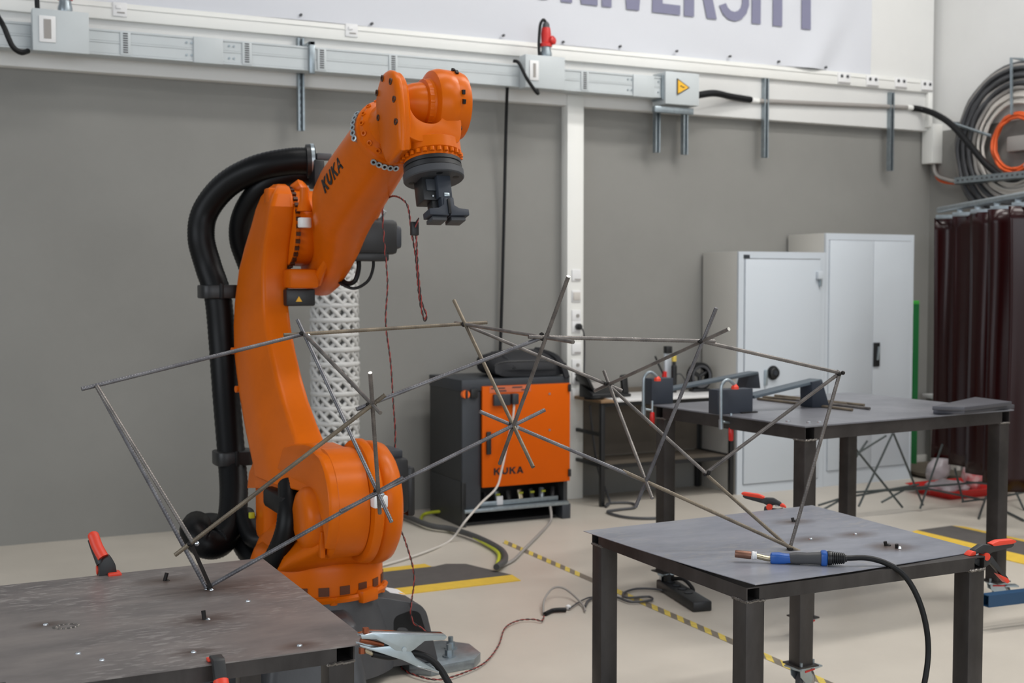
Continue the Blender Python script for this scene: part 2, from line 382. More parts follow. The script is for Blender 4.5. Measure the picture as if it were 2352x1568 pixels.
# struts
def strut(px, pt, pb, lab, hook=False):
    c = aty(px, (pt+pb)/2, 7.9); zt = aty(px, pt, 7.9).z; zb_ = aty(px, pb, 7.9).z
    t = thing('strut_channel', lab, 'bracket', (c.x, 7.91, zb_), group='galvanised strut channels')
    b = MB().bx(c.x-.02, c.x+.02, 7.913, 7.918, zb_, zt); b.bx(c.x-.021, c.x-.018, 7.878, 7.918, zb_, zt).bx(c.x+.018, c.x+.021, 7.878, 7.918, zb_, zt)
    b.bx(c.x-.018, c.x-.009, 7.878, 7.881, zb_, zt).bx(c.x+.009, c.x+.018, 7.878, 7.881, zb_, zt); b.build('channel', 'galv', t)
    z = zb_+.02
    while z < zt-.02:
        MB().bx(c.x-.006, c.x+.006, 7.9105, 7.9135, z, z+.022).build('slot', 'cable_dark', t); z += .045
    if hook:
        MB().bx(c.x+.0, c.x+.036, 7.69, 7.716, Z0-.02, Z1+.03).build('front_clip', 'galv', t, bevel=.003)
        MB().bx(c.x+.0, c.x+.036, 7.69, 7.878, Z1+.005, Z1+.03).build('top_clip', 'galv', t, bevel=.003)
strut(690, 88, 300, 'galvanised strut channel clipping the busbar, left of the robot', True)
strut(1508, 235, 350, 'galvanised strut channel left under the feed box')
strut(1572, 245, 355, 'galvanised strut channel right under the feed box')
strut(1757, 180, 362, 'galvanised strut channel carrying the grey conduit, above the safe')
strut(2045, 212, 392, 'galvanised strut channel nearest the wall corner')
cd_ = thing('conduit_pipe', 'grey conduit pipe between struts on the white wall', 'pipe', aty(1900, 238, 7.9))
MB().tube([aty(1740, 232, 7.9), aty(2085, 247, 7.9)], .019, 12).build('pipe', 'cable_grey', cd_)
MB().tube([aty(1722, 230, 7.9), aty(1742, 232, 7.9)], .021, 12).build('collar', 'white_plastic', cd_)
MB().tube([aty(2083, 247, 7.9), aty(2098, 248, 7.9)], .021, 12).build('collar', 'white_plastic', cd_)
cable('feed_cable', [(5.32, 7.77, 2.99), aty(1640, 214, 7.8), aty(1680, 222, 7.86), aty(1724, 229, 7.9)], .026, 'rubber', 'thick black cable leaving the feed box')
cable('feed_cable', [aty(2096, 248, 7.9), aty(2120, 252, 7.87), atx(2150, 263, 7.7), atx(2185, 286, 7.7), atx(2225, 330, 7.7), atx(2262, 374, 7.7), atx(2295, 402, 7.72)], .026, 'rubber', 'thick black cable curving down to cable coil')
# ---------------------------------------------------------------- power column
x0, x1 = 4.30, 4.435
pc = thing('power_column', 'white vertical power column with sockets on the grey wall', 'power column', ((x0+x1)/2, 7.95, 0))
MB().bx(x0, x1, 7.9, 7.999, 0, 2.95).build('duct', 'white_plastic', pc, bevel=.004)
for py, kind in ((632, 0), (680, 1), (725, 2), (750, 3), (800, 0), (838, 2), (868, 3), (905, 0)):
    c = aty(1323, py, 7.9)
    s = MB().box(c+Vector((0, -.004, 0)), (.075, .01, .085)).build('socket_plate', 'white_part', pc, bevel=.003)
    if kind == 0: MB().box(c+Vector((.01, -.011, -.03)), (.05, .004, .008)).build('label_strip', 'cable_grey', s)
    if kind == 1: MB().box(c+Vector((0, -.012, 0)), (.06, .008, .06)).build('switch', 'mat_cream' if 'mat_cream' in M else 'cable_white', s, bevel=.003)
    if kind == 2: MB().cyl(c+Vector((.01, -.009, 0)), c+Vector((.01, -.0125, 0)), .014, n=12).build('socket_hole', 'cable_grey', s)
    if kind == 3: MB().lathe(c+Vector((.01, -.009, 0)), (0, -1, 0), [(.024, 0), (.024, .03), (.012, .045)], 14).build('inserted_plug', 'black_plastic', s)
cable('thin_cable', [aty(1332, 748, 7.87), aty(1341, 765, 7.88), aty(1343, 800, 7.97), aty(1342, 860, 7.97), aty(1345, 910, 7.96)], .006, 'cable_dark', 'thin grey cable down the right side of power column')
# ---------------------------------------------------------------- cable coil on the right wall
cc_ = thing('cable_coil', 'big wall coil of grey, white and orange cables', 'cable coil', (7.8, 7.08, 2.3))
cy_, cz_ = 7.0, 2.68
def coilring(r, x, th, m, nm='cable_loop', f=1.0):
    pts = [(x+random.uniform(-.01, .01), cy_+r*math.cos(a)*f, cz_+r*math.sin(a)) for a in [2*math.pi*i/28 for i in range(28)]]
    MB().ring(pts, th, 7, 2).build(nm, m, cc_, ang=80)
for i in range(11):
    coilring(.62-.019*i, 7.82-.014*(i % 3), .0175, ('cable_dark', 'cable_grey', 'cable_dark')[i % 3] if i % 4 else 'cable_dark')
for i in range(6): coilring(.40-.017*i, 7.82-.014*(i % 3), .011, 'cable_white')
for i in range(4): coilring(.235-.012*i, 7.81-.016*(i % 2), .013, 'cable_orange')
for a in (88, 165, 20, 235):
    ca, sa = math.cos(math.radians(a)), math.sin(math.radians(a))
    b = MB()
    p_, q_ = Vector((7.76, cy_+.22*ca, cz_+.22*sa)), Vector((7.76, cy_+.66*ca, cz_+.66*sa))
    b.tube([p_, q_, q_+Vector((.13, 0, 0))], .013, 6); b.build('holder_arm', 'galv', cc_)
MB().box((7.85, cy_, cz_), (.08, .2, .12)).build('centre_hub', 'cable_grey', cc_, bevel=.01)
tt = thing('cable_tray', 'perforated galvanised cable tray under the cable coil', 'cable tray', (7.75, 6.8, 2.4))
p = atx(2200, 418, 7.72)
MB().bx(7.68, 7.685, 5.6, p.y, p.z-.02, p.z+.035).build('front_lip', 'galv', tt)
MB().bx(7.68, 7.895, 5.6, p.y, p.z-.02, p.z-.016).build('tray_bottom', 'galv', tt)
MB().bx(7.89, 7.895, 5.6, p.y, p.z-.02, p.z+.035).build('back_lip', 'galv', tt)
y = p.y-.03
while y > 6.4: MB().bx(7.678, 7.681, y-.02, y, p.z+.002, p.z+.016).build('slot', 'cable_dark', tt); y -= .05
cable('grey_cable', [(7.84, 7.9, 2.63), (7.84, 7.88, 2.52), (7.82, 7.76, 2.46), (7.8, 7.5, p.z+.004), (7.8, 6.9, p.z+.004)], .016, 'cable_grey', 'grey cable dropping from white duct into cable tray')
cable('orange_cable', [(7.87, 7.93, 2.63), (7.87, 7.9, 2.5), (7.85, 7.8, 2.44), (7.85, 7.6, p.z+.004), (7.85, 7.2, p.z+.004)], .013, 'cable_orange', 'orange cable dropping from white duct into cable tray')
# ---------------------------------------------------------------- welding curtain
ra = atz(2160, 482, 2.14); rb = atz(2352, 448, 2.14); rd = (rb-ra).normalized(); re = rb+rd*1.2; rn = Vector((-rd.y, rd.x, 0))
rl = thing('curtain_rail', 'galvanised pipe rail holding the dark red curtain', 'rail', (ra.x, ra.y, 0))
MB().tube([ra-rd*.02, re], .024, 14).build('pipe', 'galv', rl)
sd = (rd*.55+CR*.83).normalized(); sn = Vector((-sd.y, sd.x, 0)); L = (rb-ra).length+.3; s_ = (rb-ra).length*.27; i = 0
ORD = ['first', 'second', 'third', 'fourth', 'fifth', 'sixth', 'seventh', 'eighth', 'ninth']
while s_ < L:
    w_ = .36; cp = ra+rd*s_
    st = thing('welding_curtain_strip', 'dark red welding curtain strip, %s from the left' % ORD[i], 'welding curtain', cp+Vector((0, 0, -1.84)), group='red welding curtain strips')
    vs = []; fs = []; nu, nv = 14, 20
    for u in range(nu+1):
        for v in range(nv+1):
            t = u/nu; z = 2.06-1.76*v/nv; bow = 1-.06*math.sin(v/nv*math.pi)
            q = cp+sd*(w_*(t-.5)*bow)+sn*(.035*math.sin(t*math.pi*2.2+i*1.3)+.012*math.sin(z*3+i+t*3)); vs.append((q.x, q.y, z))
    for u in range(nu):
        for v in range(nv): a = u*(nv+1)+v; fs.append([a, a+nv+1, a+nv+2, a+1])
    ob = MB().add(vs, fs).build('strip', 'pvc_red', st, ang=180)
    md = ob.modifiers.new('thickness', 'SOLIDIFY'); md.thickness = .003
    MB().box((cp.x, cp.y, 2.068), (.34, .014, .03), math.atan2(sd.y, sd.x)).build('hanger_bar', 'galv', st, bevel=.003)
    MB().box((cp.x, cp.y, 2.1), (.04, .02, .05), math.atan2(sd.y, sd.x)).build('hanger', 'galv', st, bevel=.003)
    s_ += .36; i += 1
mat('notch_dark', (88, 44, 16), .6)
# ================================================================ the robot arm (arm swings in the Y-Z plane)
rob = thing('industrial_robot', 'large orange six-axis industrial robot arm on black base', 'robot', (1.467, 4.83, 0))
X1, Y1 = 1.467, 4.83
# foot plates bolted to the floor
for sx, sy, (ex, ey) in ((1, -1, (1.965, 4.74)), (-1, -1, (1.0, 4.42)), (1, 1, (1.93, 5.28)), (-1, 1, (1.0, 5.28))):
    f = MB().prism([(ex-.17, ey-.1), (ex-.1, ey-.17), (ex+.1, ey-.15), (ex+.16, ey-.08), (ex+.17, ey+.06), (ex+.08, ey+.16), (ex-.1, ey+.16), (ex-.17, ey+.08)], lambda a, b, h: Vector((a, b, h)), 0, .04).build('foot_plate', 'galv', rob, bevel=.003)
    for dx, dy in ((.07, .03), (.02, -.07), (-.06, .06)):
        b = MB(); b.cyl((ex+dx, ey+dy, .04), (ex+dx, ey+dy, .045), .028, n=14).cyl((ex+dx, ey+dy, .045), (ex+dx, ey+dy, .068), .018, n=6).cyl((ex+dx, ey+dy, .066), (ex+dx, ey+dy, .09), .011, n=10)
        b.build('anchor_bolt', 'galv', f)
# cast black base with fork pocket
b = MB()
b.lathe((X1, Y1, 0), (0, 0, 1), [(.33, .045), (.33, .09), (.31, .2), (.285, .3), (.275, .36)], 40)
b.build('base_casting', 'black_cast', rob)
R45 = Matrix.Rotation(math.radians(-14), 3, 'Z')
def arm_block(cx, cy, rz, name='base_lobe'):
    R = Matrix.Rotation(rz, 3, 'Z'); c = Vector((cx, cy, 0)); t = Vector
    def ring(x0, x1, y0, y1, z): return [c+R @ t((x, y, 0))+t((0, 0, z)) for x, y in rpoly([(x0, y0), (x1, y0), (x1, y1), (x0, y1)], .04)]
    o = MB().loft([ring(-.12, .275, -.19, .19, .045), ring(-.12, .26, -.185, .185, .12), ring(-.12, .2, -.16, .16, .3), ring(-.12, .17, -.13, .13, .325)]).build(name, 'black_cast', rob, bevel=.008)
    # fork pocket: dark recess ring on the front side
    return o, R, c
arm_block(X1-.26, Y1+.02, math.radians(172)); arm_block(X1+.02, Y1+.26, math.radians(90)); arm_block(X1-.10, Y1-.22, math.radians(-100))
lp = [(1.60, .045), (1.915, .045), (1.895, .13), (1.865, .255), (1.835, .29), (1.66, .337), (1.60, .34)]
lobe = MB().prism([tuple(p) for p in rpoly(lp, [.004, .01, .02, .03, .03, .03, .01], 3)], lambda a_, b_, h: Vector((a_, h, b_)), 4.62, 5.04).build('base_lobe', 'black_cast', rob, bevel=.012, seg=3)
def pk(a_, v, h): return Vector((a_, 4.62-h, v))
po = rpoly([(1.722, .165), (1.868, .15), (1.835, .255), (1.80, .268), (1.722, .25)], .025, 4)
MB().prism([tuple(p) for p in po], pk, -.02, .0012).build('fork_pocket', 'rubber', lobe)
pi_ = rpoly([(1.728, .168), (1.80, .16), (1.775, .2), (1.738, .205)], .012, 4)
MB().prism([tuple(p) for p in pi_], pk, -.01, .0022).build('pocket_web', 'black_cast', lobe)
def lf(a_, b_, h): return Vector((1.795+a_*.75, 4.83+b_*.9, .3005-a_*.75*.27+h))
MB().prism([(-.045, -.07), (.055, -.07), (.055, .06), (-.045, .06)], lf, .0, .0015).build('data_label', 'white_label', lobe)
MB().prism([(.02, -.065), (.05, -.065), (.05, -.035), (.02, -.035)], lf, .001, .0022).build('label_mark', 'sign_yellow', lobe)
# notched orange base ring and turning column
b = MB(); b.lathe((X1, Y1, 0), (0, 0, 1), [(.25, .355), (.262, .358), (.262, .372), (.268, .374), (.268, .47), (.262, .49), (.25, .52), (.22, .54)], 48); b.build('turntable_ring', 'orange', rob)
for k in range(20):
    a = 2*math.pi*k/20+.12
    if math.cos(a)*.29+math.sin(a)*.957 > .35: continue
    p = Vector((X1+.2665*math.cos(a), Y1+.2665*math.sin(a), .396)); MB().box(p, (.008, .042, .034), a).build('notch', 'notch_dark', rob)
a = math.radians(-62); p = Vector((X1+.275*math.cos(a), Y1+.275*math.sin(a), .362))
MB().box(p, (.05, .09, .05), a).build('stop_block', 'orange', rob, bevel=.008)
for da in (-.55, .45):
    p = Vector((X1+.27*math.cos(a+da), Y1+.27*math.sin(a+da), .345)); MB().cyl(p, p+Vector((0, 0, .03)), .018, n=8).build('flange_bolt', 'orange', rob)
b = MB(); arc = [Vector((X1+.276*math.cos(t), Y1+.276*math.sin(t), .362)) for t in [math.radians(-110+90*i/20) for i in range(21)]]; b.tube(arc, .014, 6); b.build('flange_rim', 'orange', rob)
A2y, A2z = 4.48, .76
A3 = Vector((1.48, 5.34, 1.836))
# column lobe at the far side of axis 2
b = MB()
rings = []
for x, g_ in ((1.552, .86), (1.56, .96), (1.575, 1), (1.605, .99), (1.63, .95), (1.648, .84), (1.655, .64)):
    prof = []
    for i in range(40):
        t = 2*math.pi*i/40; cy_2, cz_2 = math.cos(t), math.sin(t)
        yy = .225*cy_2; zz = .225*cz_2
        if cz_2 < 0: zz = .225*cz_2*1.12; yy = .225*cy_2*(1+.06*-cz_2) if cy_2 < 0 else .225*cy_2*(1+2.2*-cz_2)
        elif cy_2 > 0: yy = .225*cy_2*1.35
        prof.append(Vector((x, A2y+.02+yy*g_, A2z+zz*g_)))
    rings.append(prof)
b.loft(rings); b.build('column', 'orange', rob, ang=50)
b = MB(); b.lathe((1.505, A2y, A2z), (1, 0, 0), [(.2, 0), (.232, .008), (.238, .02), (.238, .04), (.22, .05)], 48); b.build('axis_collar', 'orange', rob)
# column foot between ring and lobe
b = MB(); rings = []
for z, rx0, rx1, y0, y1 in ((.48, 1.25, 1.70, 4.60, 5.08), (.54, 1.27, 1.69, 4.5, 5.06), (.60, 1.32, 1.665, 4.40, 5.05), (.68, 1.42, 1.645, 4.32, 5.05), (.76, 1.53, 1.63, 4.32, 5.04), (.86, 1.54, 1.62, 4.4, 5.0)):
    rings.append([Vector((p.x, p.y, z)) for p in rpoly([(rx0, y0), (rx1, y0), (rx1, y1), (rx0, y1)], .09, 5)])
b.loft(rings); b.build('column_foot', 'orange', rob, ang=50)
MB().bx(1.29, 1.5, 4.95, 5.16, .5, .8).build('rear_column', 'orange', rob, bevel=.05, seg=4)
MB().bx(1.505, 1.56, A2y-.245, A2y-.19, .77, .815).build('axis_bumper', 'white_part', rob, bevel=.006, label='white plastic bumper')
# link arm, horizontal sections
link = MB(); rings = []
for z, yf, yb, xl, xf in ((2.025, 5.31, 5.37, 1.44, 1.45), (2.01, 5.25, 5.43, 1.425, 1.43), (1.975, 5.205, 5.49, 1.405, 1.405), (1.92, 5.185, 5.535, 1.39, 1.385), (1.86, 5.2, 5.56, 1.378, 1.38), (1.76, 5.255, 5.60, 1.355, 1.375), (1.65, 5.295, 5.64, 1.335, 1.375), (1.50, 5.285, 5.66, 1.318, 1.375),
        (1.40, 5.245, 5.655, 1.31, 1.375), (1.29, 5.17, 5.625, 1.302, 1.375), (1.19, 5.085, 5.57, 1.298, 1.375), (1.10, 4.99, 5.50, 1.292, 1.375), (1.02, 4.88, 5.42, 1.285, 1.375), (.95, 4.77, 5.33, 1.276, 1.372), (.89, 4.655, 5.24, 1.268, 1.366), (.84, 4.56, 5.17, 1.262, 1.357), (.80, 4.5, 5.13, 1.258, 1.353), (.795, 4.5, 5.12, 1.262, 1.357)):
    D = yb-yf
    pts = [(1.487, yf+.004), (1.475, yf), (xf, yf), (min(xf, xl+.018), yf+.42*D), (xl, yb-.16*D), (xl+.05, yb), (1.46, yb), (1.487, yb-.03)]
    rings.append([Vector((p.x, p.y, z)) for p in rpoly(pts, [.006, .012, .022, .06, .06, .04, .02, .02], 4)])
link.loft(rings)
lk = link.build('link_arm', 'orange', rob, ang=28)
for px, py in ((537, 805), (546, 893)):
    p = atx(px, py, 1.30); MB().cyl(p+Vector((.05, 0, 0)), p+Vector((-.012, -.01, 0)), .015, n=10).build('lug', 'orange', lk)
# top lug of the link arm
p = atx(625, 452, 1.42); MB().box(p, (.055, .08, .075)).build('lifting_lug', 'orange', lk, bevel=.01)
# lower hub of the link arm around axis 2
b = MB(); b.lathe((1.375, A2y, A2z), (1, 0, 0), [(.195, 0), (.208, .012), (.208, .128), (.2, .132), (.2, .16)], 48); b.build('axis_two_hub', 'orange', rob)
b = MB(); b.lathe((1.30, A2y+.035, A2z-.06), (1, 0, 0), [(.08, 0), (.105, .01), (.12, .03), (.125, .09)], 36); b.build('hub_cap', 'orange', rob)
bb_ = MB()
for k in range(30):
    t = 2*math.pi*k/30; p = Vector((1.515, A2y+.214*math.cos(t), A2z+.214*math.sin(t))); bb_.cyl(p-Vector((.0, 0, 0)), p+Vector((.016, 0, 0)), .009, n=8)
bb_.build('bolt_circle', 'orange', rob)
# skirt where the link arm runs into the axis 2 hub
ar = [(A2y+.206*math.cos(math.radians(t)), A2z+.206*math.sin(math.radians(t))) for t in range(112, 226, 8)]
cut = [(4.335, .66), (4.365, .72), (4.41, .757), (4.51, .785), (4.63, .793), (4.82, .775), (5.0, .75), (5.14, .73)]
top = [(5.12, .80), (5.1, .87), (5.0, .92), (4.88, .93), (4.76, .955), (4.66, .968), (4.56, .968), (4.5, .966)]
b = MB(); rings = []
for x, k, ox in ((1.348, .97, .0), (1.353, .99, .0), (1.364, 1, .0), (1.42, 1, 0), (1.485, .99, 0)):
    rings.append([Vector(((x if p[0] < 4.6 else x-(p[0]-4.6)*.17*(1 if x < 1.4 else 0))+.03*min(1, max(0, (p[1]-.82)/.08))*(1 if x < 1.4 and p[0] > 4.5 else 0), A2y+(p[0]-A2y)*k, A2z+(p[1]-A2z)*k)) for p in ar+cut+top])
b.loft(rings); b.build('link_skirt', 'orange', rob, ang=40)
MB().bx(1.35, 1.368, A2y-.09, A2y-.055, A2z-.19, A2z-.09).build('rib', 'orange', rob, bevel=.004)
# black recess and motor at axis 2
MB().bx(1.262, 1.37, 4.62, 4.9, .69, .772).build('link_recess', 'rubber', rob, bevel=.02)
m2 = MB().bx(1.65, 1.765, 4.55, 4.78, .68, .9).build('axis_motor', 'black_plastic', rob, bevel=.015)
MB().bx(1.765, 1.8, 4.57, 4.76, .66, .86).build('motor_cover', 'black_plastic', m2, bevel=.012)
MB().bx(1.67, 1.75, 4.58, 4.74, .895, .93).build('motor_connector', 'anthracite', m2, bevel=.006)
# ---------------------------------------------------------------- elbow and forearm
b = MB(); b.lathe((1.486, A3.y, A3.z), (1, 0, 0), [(.165, 0), (.172, .004), (.172, .02), (.165, .022), (.168, .03), (.17, .085), (.165, .1), (.165, .2)], 48); b.build('elbow_housing', 'orange', rob)
bb_ = MB()
for k in range(34):
    t = 2*math.pi*k/34; p = Vector((1.488, A3.y+.175*math.cos(t), A3.z+.175*math.sin(t))); bb_.box(p+Vector((.012, 0, 0)), (.018, .016, .016), Matrix.Rotation(t, 3, 'X'))
bb_.build('elbow_bolts', 'bolt_dark', rob)
XA = 1.62
E0 = Vector((XA, 5.214, 1.801)); W0 = Vector((XA, 4.163, 2.236)); ax = (W0-E0).normalized(); up = Vector((1, 0, 0)).cross(ax).normalized()
if up.z < 0: up = -up
def sec(t, rx, ru, du=0, n=36, dx=0, pw=1.0):
    c_ = E0+ax*t+up*du+Vector((dx, 0, 0)); out = []
    for i in range(n):
        a_ = 2*math.pi*i/n; ca, sa = math.cos(a_), math.sin(a_)
        ca = math.copysign(abs(ca)**pw, ca); sa = math.copysign(abs(sa)**pw, sa)
        out.append(c_+Vector((rx*ca, 0, 0))+up*(ru*sa))
    return out
b = MB(); b.loft([sec(-.33, .04, .06, -.05, dx=.05), sec(-.315, .065, .10, -.05, dx=.05, pw=.8), sec(-.26, .08, .135, -.045, dx=.05, pw=.75), sec(-.15, .085, .165, -.03, dx=.05, pw=.75), sec(-.02, .09, .178, -.015, dx=.048, pw=.8), sec(.10, .105, .168, -.012, dx=.038, pw=.88), sec(.22, .124, .157, -.005, dx=.02), sec(.32, .138, .15, -.002, dx=.005), sec(.45, .142, .146), sec(.62, .137, .139), sec(.80, .13, .13), sec(.905, .126, .126)])
fa = b.build('forearm', 'orange', rob, ang=40)
b = MB(); b.lathe(E0+ax*.9, ax, [(.127, 0), (.133, .006), (.133, .03), (.124, .034), (.118, .06), (.1, .07), (.09, .1), (.085, .2)], 40); b.build('wrist_flange', 'orange', rob)
camd = (CC-E0); camd = (camd-ax*camd.dot(ax)).normalized(); side = ax.cross(camd).normalized()
upl = side if side.dot(CU-CR) > 0 else -side
for dg in (-4, -13, -22, -31, -40, 44, 53, 62, 71, 80, 89):
    t = math.radians(dg); d_ = camd*math.cos(t)+upl*math.sin(t)
    p = E0+ax*.9+d_*.129; MB().lathe(p, d_*.85+ax*.5, [(.012, -.012), (.012, .015), (.006, .0155), (.006, .008)], 12, cap=False).build('zinc_bolt', 'zinc', rob)
for k in range(18):
    t = 2*math.pi*k/18; d_ = camd*math.cos(t)+side*math.sin(t)
    p = E0+ax*.95+d_*.112; MB().lathe(p, d_*.75+ax*.6, [(.0105, -.012), (.0105, .014), (.0055, .0145), (.0055, .004)], 12, cap=False).build('flange_bolt', 'orange', rob)
# lettering on the forearm
def fm(u, v, h):
    t = .50+u*.05; ph = math.radians(45)+(v-.5)*.058/.145
    rad = .1465-.046*(t-.45)+h
    return E0+ax*t+(camd*math.cos(ph)+upl*math.sin(ph))*rad
letters('KUKA', 'black_plastic', fa, 'letter', fm, [.95, .95, .95, 1.05], [.18, .2, .1, 0], .24, .0015)
# elbow details: lugs, white plug, tail cover, black boxes
p = atx(692, 512, 1.5); MB().cyl(p+Vector((0, -.05, .02)), p+Vector((0, -.05, -.022)), .029, n=16).build('elbow_plug', 'white_part', rob, bevel=.005, label='white plastic plug')
b = MB(); b.lathe(atx(693, 470, 1.52)+Vector((0, -.04, .02)), (0, 0, -1), [(.02, -.05), (.02, 0), (.034, .05)], 16); b.build('plug_mount', 'orange', rob)
p = atx(686, 440, 1.55); b = MB(); b.lathe(p, (.6, -.4, .5), [(.03, -.04), (.045, -.01), (.045, .03), (.03, .04)], 18); b.build('lug', 'orange', rob)
p = atx(690, 640, 1.53); MB().box(p, (.13, .14, .085)).build('tail_step', 'orange', rob, bevel=.015)
p = atx(740, 625, 1.5); 
tr_ = MB().tube([atx(752, 598, 1.61), atx(738, 622, 1.60), atx(728, 650, 1.60)], .02, 8, 4); tr_.build('cast_rib', 'orange', rob)
p = atx(690, 683, 1.53); tb = MB().box(p+Vector((0, .05, 0)), (.13, .12, .075)).build('cable_box', 'black_plastic', rob, bevel=.008)
q = atx(684, 690, 1.46); MB().prism([(-.014, -.01), (.014, -.01), (0, .014)], lambda a_, b_, h: p+Vector((a_-.01, -.011-h, b_-.008)), 0, .002).build('warning_mark', 'sign_yellow', tb)
# motors behind the forearm
p = aty(852, 545, 5.15)
mb_ = MB().box(p, (.2, .16, .15)).build('forearm_motor', 'black_plastic', rob, bevel=.02)
MB().box(p+Vector((.09, -.0, .0)), (.06, .15, .1)).build('motor_cover', 'anthracite', mb_, bevel=.015)
MB().box(p+Vector((-.02, -.01, -.085)), (.16, .12, .04)).build('motor_base', 'black_plastic', mb_, bevel=.008)
MB().cyl(p+Vector((.02, -.02, .07)), p+Vector((.04, -.04, .12)), .02, n=12).build('motor_connector', 'chrome', mb_)
MB().tube([aty(822, 585, 5.15), aty(824, 615, 5.15), aty(815, 645, 5.15), aty(795, 650, 5.2), aty(775, 630, 5.25)], .011, 8, 6).build('motor_cable', 'rubber', mb_)
MB().tube([aty(857, 590, 5.12), aty(857, 615, 5.12), aty(845, 645, 5.12), aty(815, 662, 5.15), aty(785, 652, 5.2), aty(768, 635, 5.25)], .007, 8, 6).build('motor_cable', 'rubber', mb_)
# ---------------------------------------------------------------- wrist (axis 5 along X, tool axis tilted towards the camera side)
ea = Vector((0, -.27, -.963)).normalized(); eb_ = Vector((1, 0, 0)).cross(ea).normalized()   # eb_: across the yoke
if eb_.y > 0: eb_ = -eb_
AW = Vector((0, W0.y, W0.z))
def wy(x, u, v): return Vector((x, 0, 0))+AW+eb_*u+ea*v            # u: toward the viewer, v: down the tool axis
pl = []
for i in range(17): t = math.pi+math.pi*i/16; pl.append((.112*math.cos(t), .112*math.sin(t)))
pl += [(.112, .05), (.098, .15), (.075, .21), (-.06, .21), (-.1, .15), (-.112, .06)]
b = MB(); rings = []
for x, k in ((1.528, .82), (1.533, .94), (1.543, 1), (1.553, 1), (1.556, .985)): rings.append([wy(x, u*k, v*(k if v < 0 else .5+.5*k)) for u, v in pl])
b.loft(rings); yk = b.build('wrist_cover', 'orange', rob, ang=40)
for u, v in ((0, -.1), (-.075, -.07), (.085, -.05), (.1, .03), (.093, .12), (-.09, .03)):
    MB().lathe(wy(1.5285, u*.88, v*.9), (-1, 0, 0), [(.012, -.01), (.012, .004), (.006, .0035), (.006, -.004)], 10, cap=False).build('cover_bolt', 'bolt_dark', yk)
b = MB(); rings = []
for x, k in ((1.552, .965), (1.572, .95), (1.582, .86)): rings.append([wy(x, u*k, v*(k if v < 0 else .5+.5*k)) for u, v in pl])
b.loft(rings); b.build('yoke_arm', 'orange', rob, ang=40)
b = MB(); b.lathe(wy(1.575, 0, 0), (1, 0, 0), [(.05, 0), (.056, .012), (.072, .05), (.078, .08), (.078, .088), (.09, .092), (.09, .108), (.1, .12)], 36); b.build('axis_five_barrel', 'orange', rob)
bs = MB()
for k in range(22): t = 2*math.pi*k/22; bs.cyl(wy(1.668, .083*math.cos(t), .083*math.sin(t)), wy(1.684, .083*math.cos(t), .083*math.sin(t)), .0085, n=8)
bs.build('barrel_bolts', 'orange', rob)
b = MB(); b.lathe(wy(1.69, 0, 0), (1, 0, 0), [(.1, 0), (.122, .008), (.13, .03), (.128, .075), (.126, .078), (.127, .105), (.12, .125), (.095, .135)], 44); dr = b.build('wrist_drum', 'orange', rob)
bs = MB()
for k in range(24):
    t = 2*math.pi*k/24
    if k % 4 < 2: bs.box(wy(1.778, .127*math.cos(t), .127*math.sin(t)), (.01, .016, .016), Matrix.Rotation(t, 3, 'X'))
bs.build('drum_slots', 'rubber', dr)
# U base joining both yoke arms and carrying axis 6
X6 = 1.683
ux = [(1.552, .02), (1.58, .02), (1.586, .065), (1.602, .092), (1.632, .108), (1.668, .11), (1.694, .098), (1.706, .075), (1.71, .03), (1.71, -.06), (1.77, -.06), (1.776, .1), (1.768, .15), (1.755, .178), (1.6, .178), (1.562, .16)]
MB().prism([tuple(p) for p in rpoly(ux, .014, 3)], lambda a_, b_, h: wy(a_, h, b_), -.088, .088).build('yoke', 'orange', rob, bevel=.018, seg=3, ang=40)
o6 = wy(X6, 0, 0)
b = MB(); b.lathe(o6, ea, [(.1, .15), (.108, .155), (.108, .195), (.1, .2), (.1, .225)], 40); b.build('axis_six_ring', 'orange', rob)
bs = MB()
for k in range(26): t = 2*math.pi*k/26; p = o6+ea*.2+Vector((.105*math.cos(t), 0, 0))+eb_*(.105*math.sin(t)); bs.cyl(p, p+ea*.014, .0085, n=8)
bs.build('axis_six_bolts', 'orange', rob)
b = MB(); b.lathe(o6, ea, [(.1, .222), (.104, .225), (.104, .237), (.1, .239), (.1, .242), (.105, .244), (.105, .258), (.1, .26)], 40); b.build('tool_flange', 'black_plastic', rob)
# gripper
gp = MB().lathe(o6, ea, [(.104, .259), (.109, .262), (.109, .285), (.105, .289)], 40).build('gripper', 'mount_print', rob, label='dark printed gripper with T-shaped jaws')
for t in (.6, 1.7, 3.6, 5.2): p = o6+ea*.289+Vector((.08*math.cos(t), 0, 0))+eb_*(.08*math.sin(t)); MB().cyl(p-ea*.004, p+ea*.0008, .012, n=10).build('plate_hole', 'rubber', gp)
RG = Matrix((Vector((1, 0, 0)), -eb_, -ea)).transposed()
def gv(v): return .288+(v-.288)*.72
def gb(x, u, v, sx, sy, sv, nm, m, bv=.003): return MB().box(wy(x, u, gv(v)), (sx, sy, sv*.72), RG).build(nm, m, gp, bevel=bv)
gb(X6-.024, -.01, .345, .07, .08, .12, 'actuator_body', 'black_plastic', .004)
gb(X6+.014, .035, .345, .052, .04, .115, 'actuator_rail', 'dark_print')
gb(X6-.024, .032, .33, .045, .012, .06, 'servo', 'anthracite')
gb(X6+.02, .03, .425, .048, .05, .05, 'jaw_slide', 'dark_print')
gb(X6+.018, .0565, .388, .02, .004, .018, 'slide_window', 'zinc', .001)
gb(X6-.012, .0, .43, .03, .05, .08, 'jaw_motor', 'black_plastic')
gb(X6-.024, .034, .385, .008, .004, .008, 'screw', 'chrome', .001)
